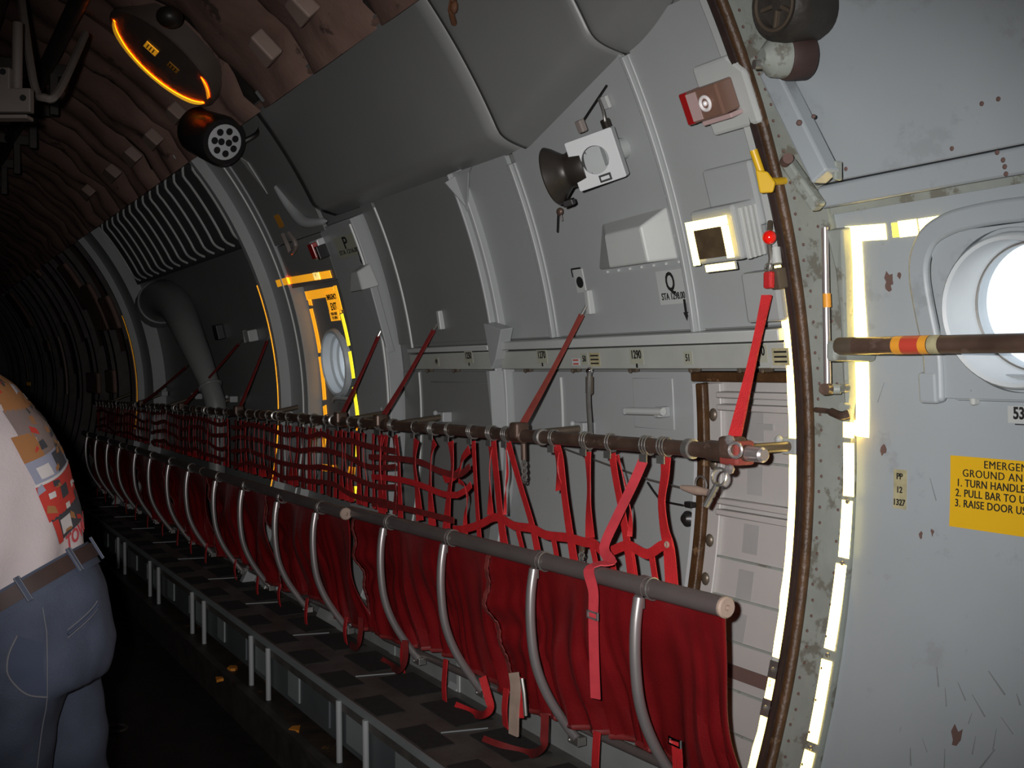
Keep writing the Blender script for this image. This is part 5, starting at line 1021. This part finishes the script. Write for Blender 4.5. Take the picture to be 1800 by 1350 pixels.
# shoes
for s_ in (-1, 1):
    fo = .03 if s_ > 0 else -.07; b = MB()
    b.loft([(V(fo-.115, s_*.11, .05), V(0, .02, 0), V(0, 0, .03)), (V(fo-.09, s_*.11, .055), V(0, .042, 0), V(0, 0, .055)), (V(fo, s_*.113, .055), V(0, .046, 0), V(0, 0, .055)), (V(fo+.10, s_*.12, .042), V(0, .05, 0), V(0, 0, .042)), (V(fo+.19, s_*.125, .03), V(0, .04, 0), V(0, 0, .029)), (V(fo+.22, s_*.127, .024), V(0, .015, 0), V(0, 0, .015))], 18)
    build(b, 'shoe', SHOE, person, local=True)
# belt with loops: tilted band round the waist
t = math.radians(31); cb_, ca, cw = V(.014, 0, .985), V(.187*math.cos(t), 0, -.187*math.sin(t)), V(0, .208, 0); up = V(math.sin(t), 0, math.cos(t))
def belt(r, h0, h1, th):
    b = MB(); k = 48; vs = []
    for (rr, hh) in ((r, h0), (r+th, h0), (r+th, h1), (r, h1)):
        for i in range(k): a = 2*math.pi*i/k; vs.append(cb_+(ca*math.cos(a)+cw*math.sin(a))*rr+up*hh)
    b.add(vs, [[q*k+i, q*k+(i+1) % k, ((q+1) % 4)*k+(i+1) % k, ((q+1) % 4)*k+i] for q in range(4) for i in range(k)]); return b
build(belt(.955, -.018, .018, .05), 'belt', LEATHER, person, local=True); build(belt(.93, -.034, .024, .045), 'waistband', JEANS, person, local=True)
for a in (180-62, 180-22, 180+20, 180+62, 60, -60):
    a = math.radians(a); d = (ca*math.cos(a)+cw*math.sin(a)); o = cb_+d*1.015; nn = V(d.x/.187**2, d.y/.208**2, d.z/.187**2).normalized(); nn = (nn-up*nn.dot(up)).normalized(); sd = up.cross(nn)
    lp = build(MB().obox(o, sd, up, nn, (.014, .062, .006)), 'belt_loop', JEANS, person, False, .002, local=True)
    for q in (-1, 1): build(MB().obox(o+sd*.005*q+nn*.0035, sd, up, nn, (.0015, .06, .001)), 'stitch_line', STITCH, lp, False, local=True)
# pockets and seams
def seam(pts, r, m, name, off=.002): build(MB().tube([on(BJ, p, z, off) for p, z in pts], r, 6), name, m, person, local=True)
seam([(44+i*-3.4, .915+.006*i) for i in range(9)], .0035, JEANS_D, 'back_pocket_welt'); seam([(44.5+i*-3.4, .908+.006*i) for i in range(9)], .0012, STITCH, 'pocket_stitch'); seam([(44+i*-3.4, .925+.006*i) for i in range(9)], .0012, STITCH, 'pocket_stitch')
sc = smooth_path([V(75, .93, 0), V(80, .885, 0), V(79, .84, 0), V(70, .80, 0), V(58, .785, 0)], 5)
seam([(p.x, p.y) for p in sc], .0022, STITCH, 'front_pocket_edge')
g_ = MB(); vs = []
for p in sc:
    for q in range(5): f = q/4; vs.append(on(BJ, p.x+(58-p.x)*f*.9, p.y+(.86+.4*(p.y-.85)-p.y)*f*.6, .0012))
g_.add(vs, [[i*5+q, i*5+q+1, i*5+5+q+1, i*5+5+q] for i in range(len(sc)-1) for q in range(4)]); build(g_, 'pocket_lining', JEANS_D, person, local=True)
seam([(58+1.2*i*(1 if i > 5 else 0)-7*(i > 5), .935-.03*i) for i in range(17)], .0013, STITCH, 'side_seam')
seam([(60, .985), (59, .955), (58, .93)], .0012, STITCH, 'dart_stitch')
# printed fire engine on the back of the shirt: flat print lying on the cloth
tk = math.tan(math.radians(26))
def printed(poly, m, name='print_patch', nx=10, ny=10, off=.0025):   # poly = 4 corners (phi, z) wound round
    (a, b_, c, d) = [Vector((p[0], p[1], 0)) for p in poly]; vs = []
    for j in range(ny+1):
        for i in range(nx+1):
            f, g2 = i/nx, j/ny; p = (a*(1-f)+b_*f)*(1-g2)+(d*(1-f)+c*f)*g2
            vs.append(on(BV, p.x, p.y, off, .02+(p.y-1.0)*.38))
    mb = MB(); mb.add(vs, [[j*(nx+1)+i, j*(nx+1)+i+1, (j+1)*(nx+1)+i+1, (j+1)*(nx+1)+i] for j in range(ny) for i in range(nx)]); return build(mb, name, m, shirt, local=True)
printed([(30, 1.415), (-18, 1.43), (-18, 1.50), (26, 1.50)], PR_TAN)
printed([(30, 1.35), (-18, 1.38), (-18, 1.43), (31, 1.42)], PR_MIX); printed([(34, 1.30), (16, 1.315), (18, 1.37), (36, 1.36)], PR_TAN); printed([(17, 1.315), (-18, 1.35), (-18, 1.385), (17, 1.37)], PR_MIX)
printed([(32, 1.250), (-14, 1.295), (-16, 1.345), (34, 1.300)], PR_GRY, off=.003); printed([(10, 1.275), (-8, 1.292), (-9, 1.335), (10, 1.318)], PR_DRK, off=.004); printed([(33, 1.245), (-16, 1.292), (-16, 1.297), (33, 1.251)], PR_WHT, off=.004); printed([(27, 1.263), (16, 1.272), (17, 1.298), (28, 1.288)], PR_WHT, off=.004)
printed([(32, 1.165), (-14, 1.215), (-17, 1.290), (33, 1.245)], PR_RED, off=.003); printed([(14, 1.213), (4, 1.222), (4, 1.25), (14, 1.241)], PR_DRK, off=.004); printed([(26, 1.216), (20, 1.221), (20, 1.234), (26, 1.229)], PR_WHT, off=.004); printed([(12, 1.188), (6, 1.192), (6, 1.205), (12, 1.201)], PR_WHT, off=.004); printed([(-4, 1.232), (-9, 1.237), (-9, 1.25), (-4, 1.245)], PR_WHT, off=.004)
printed([(28, 1.115), (-12, 1.16), (-14, 1.215), (30, 1.170)], PR_DRK, off=.003); printed([(21, 1.132), (8, 1.145), (9, 1.178), (22, 1.166)], PR_WHT, off=.004); printed([(28, 1.112), (22, 1.118), (24, 1.170), (30, 1.165)], PR_RED, off=.004)
rr = random.Random(3); PAL = [PR_TAN, PR_MIX, PR_DRK, PR_WHT, PR_RED, PR_GRY, PR_TAN, PR_MIX]
for k in range(46):
    ph = rr.uniform(-15, 30); z0 = rr.uniform(1.31, 1.49) if k < 34 else rr.uniform(1.13, 1.28); w_ = rr.uniform(1.5, 5); h_ = rr.uniform(.006, .02); sk = rr.uniform(-.008, .012)
    printed([(ph+w_, z0), (ph-w_, z0+sk), (ph-w_*rr.uniform(.4, 1), z0+h_+sk), (ph+w_*rr.uniform(.4, 1), z0+h_)], rr.choice(PAL), nx=2, ny=2, off=.0045)
tm = text_mb('TOWER', 1.0, (0, 0, 0), V(1, 0, 0), V(0, 1, 0), V(0, 0, 1), .002, .03, 'LEFT', .8)
tmm = MB(); tmm.add([on(BV, 20-v.x*15.5, 1.108+v.y*.042+v.x*.017, .003+v.z*.5, .05) for v in tm.v], tm.f); build(tmm, 'lettering', PR_RED2, shirt, False, local=True)
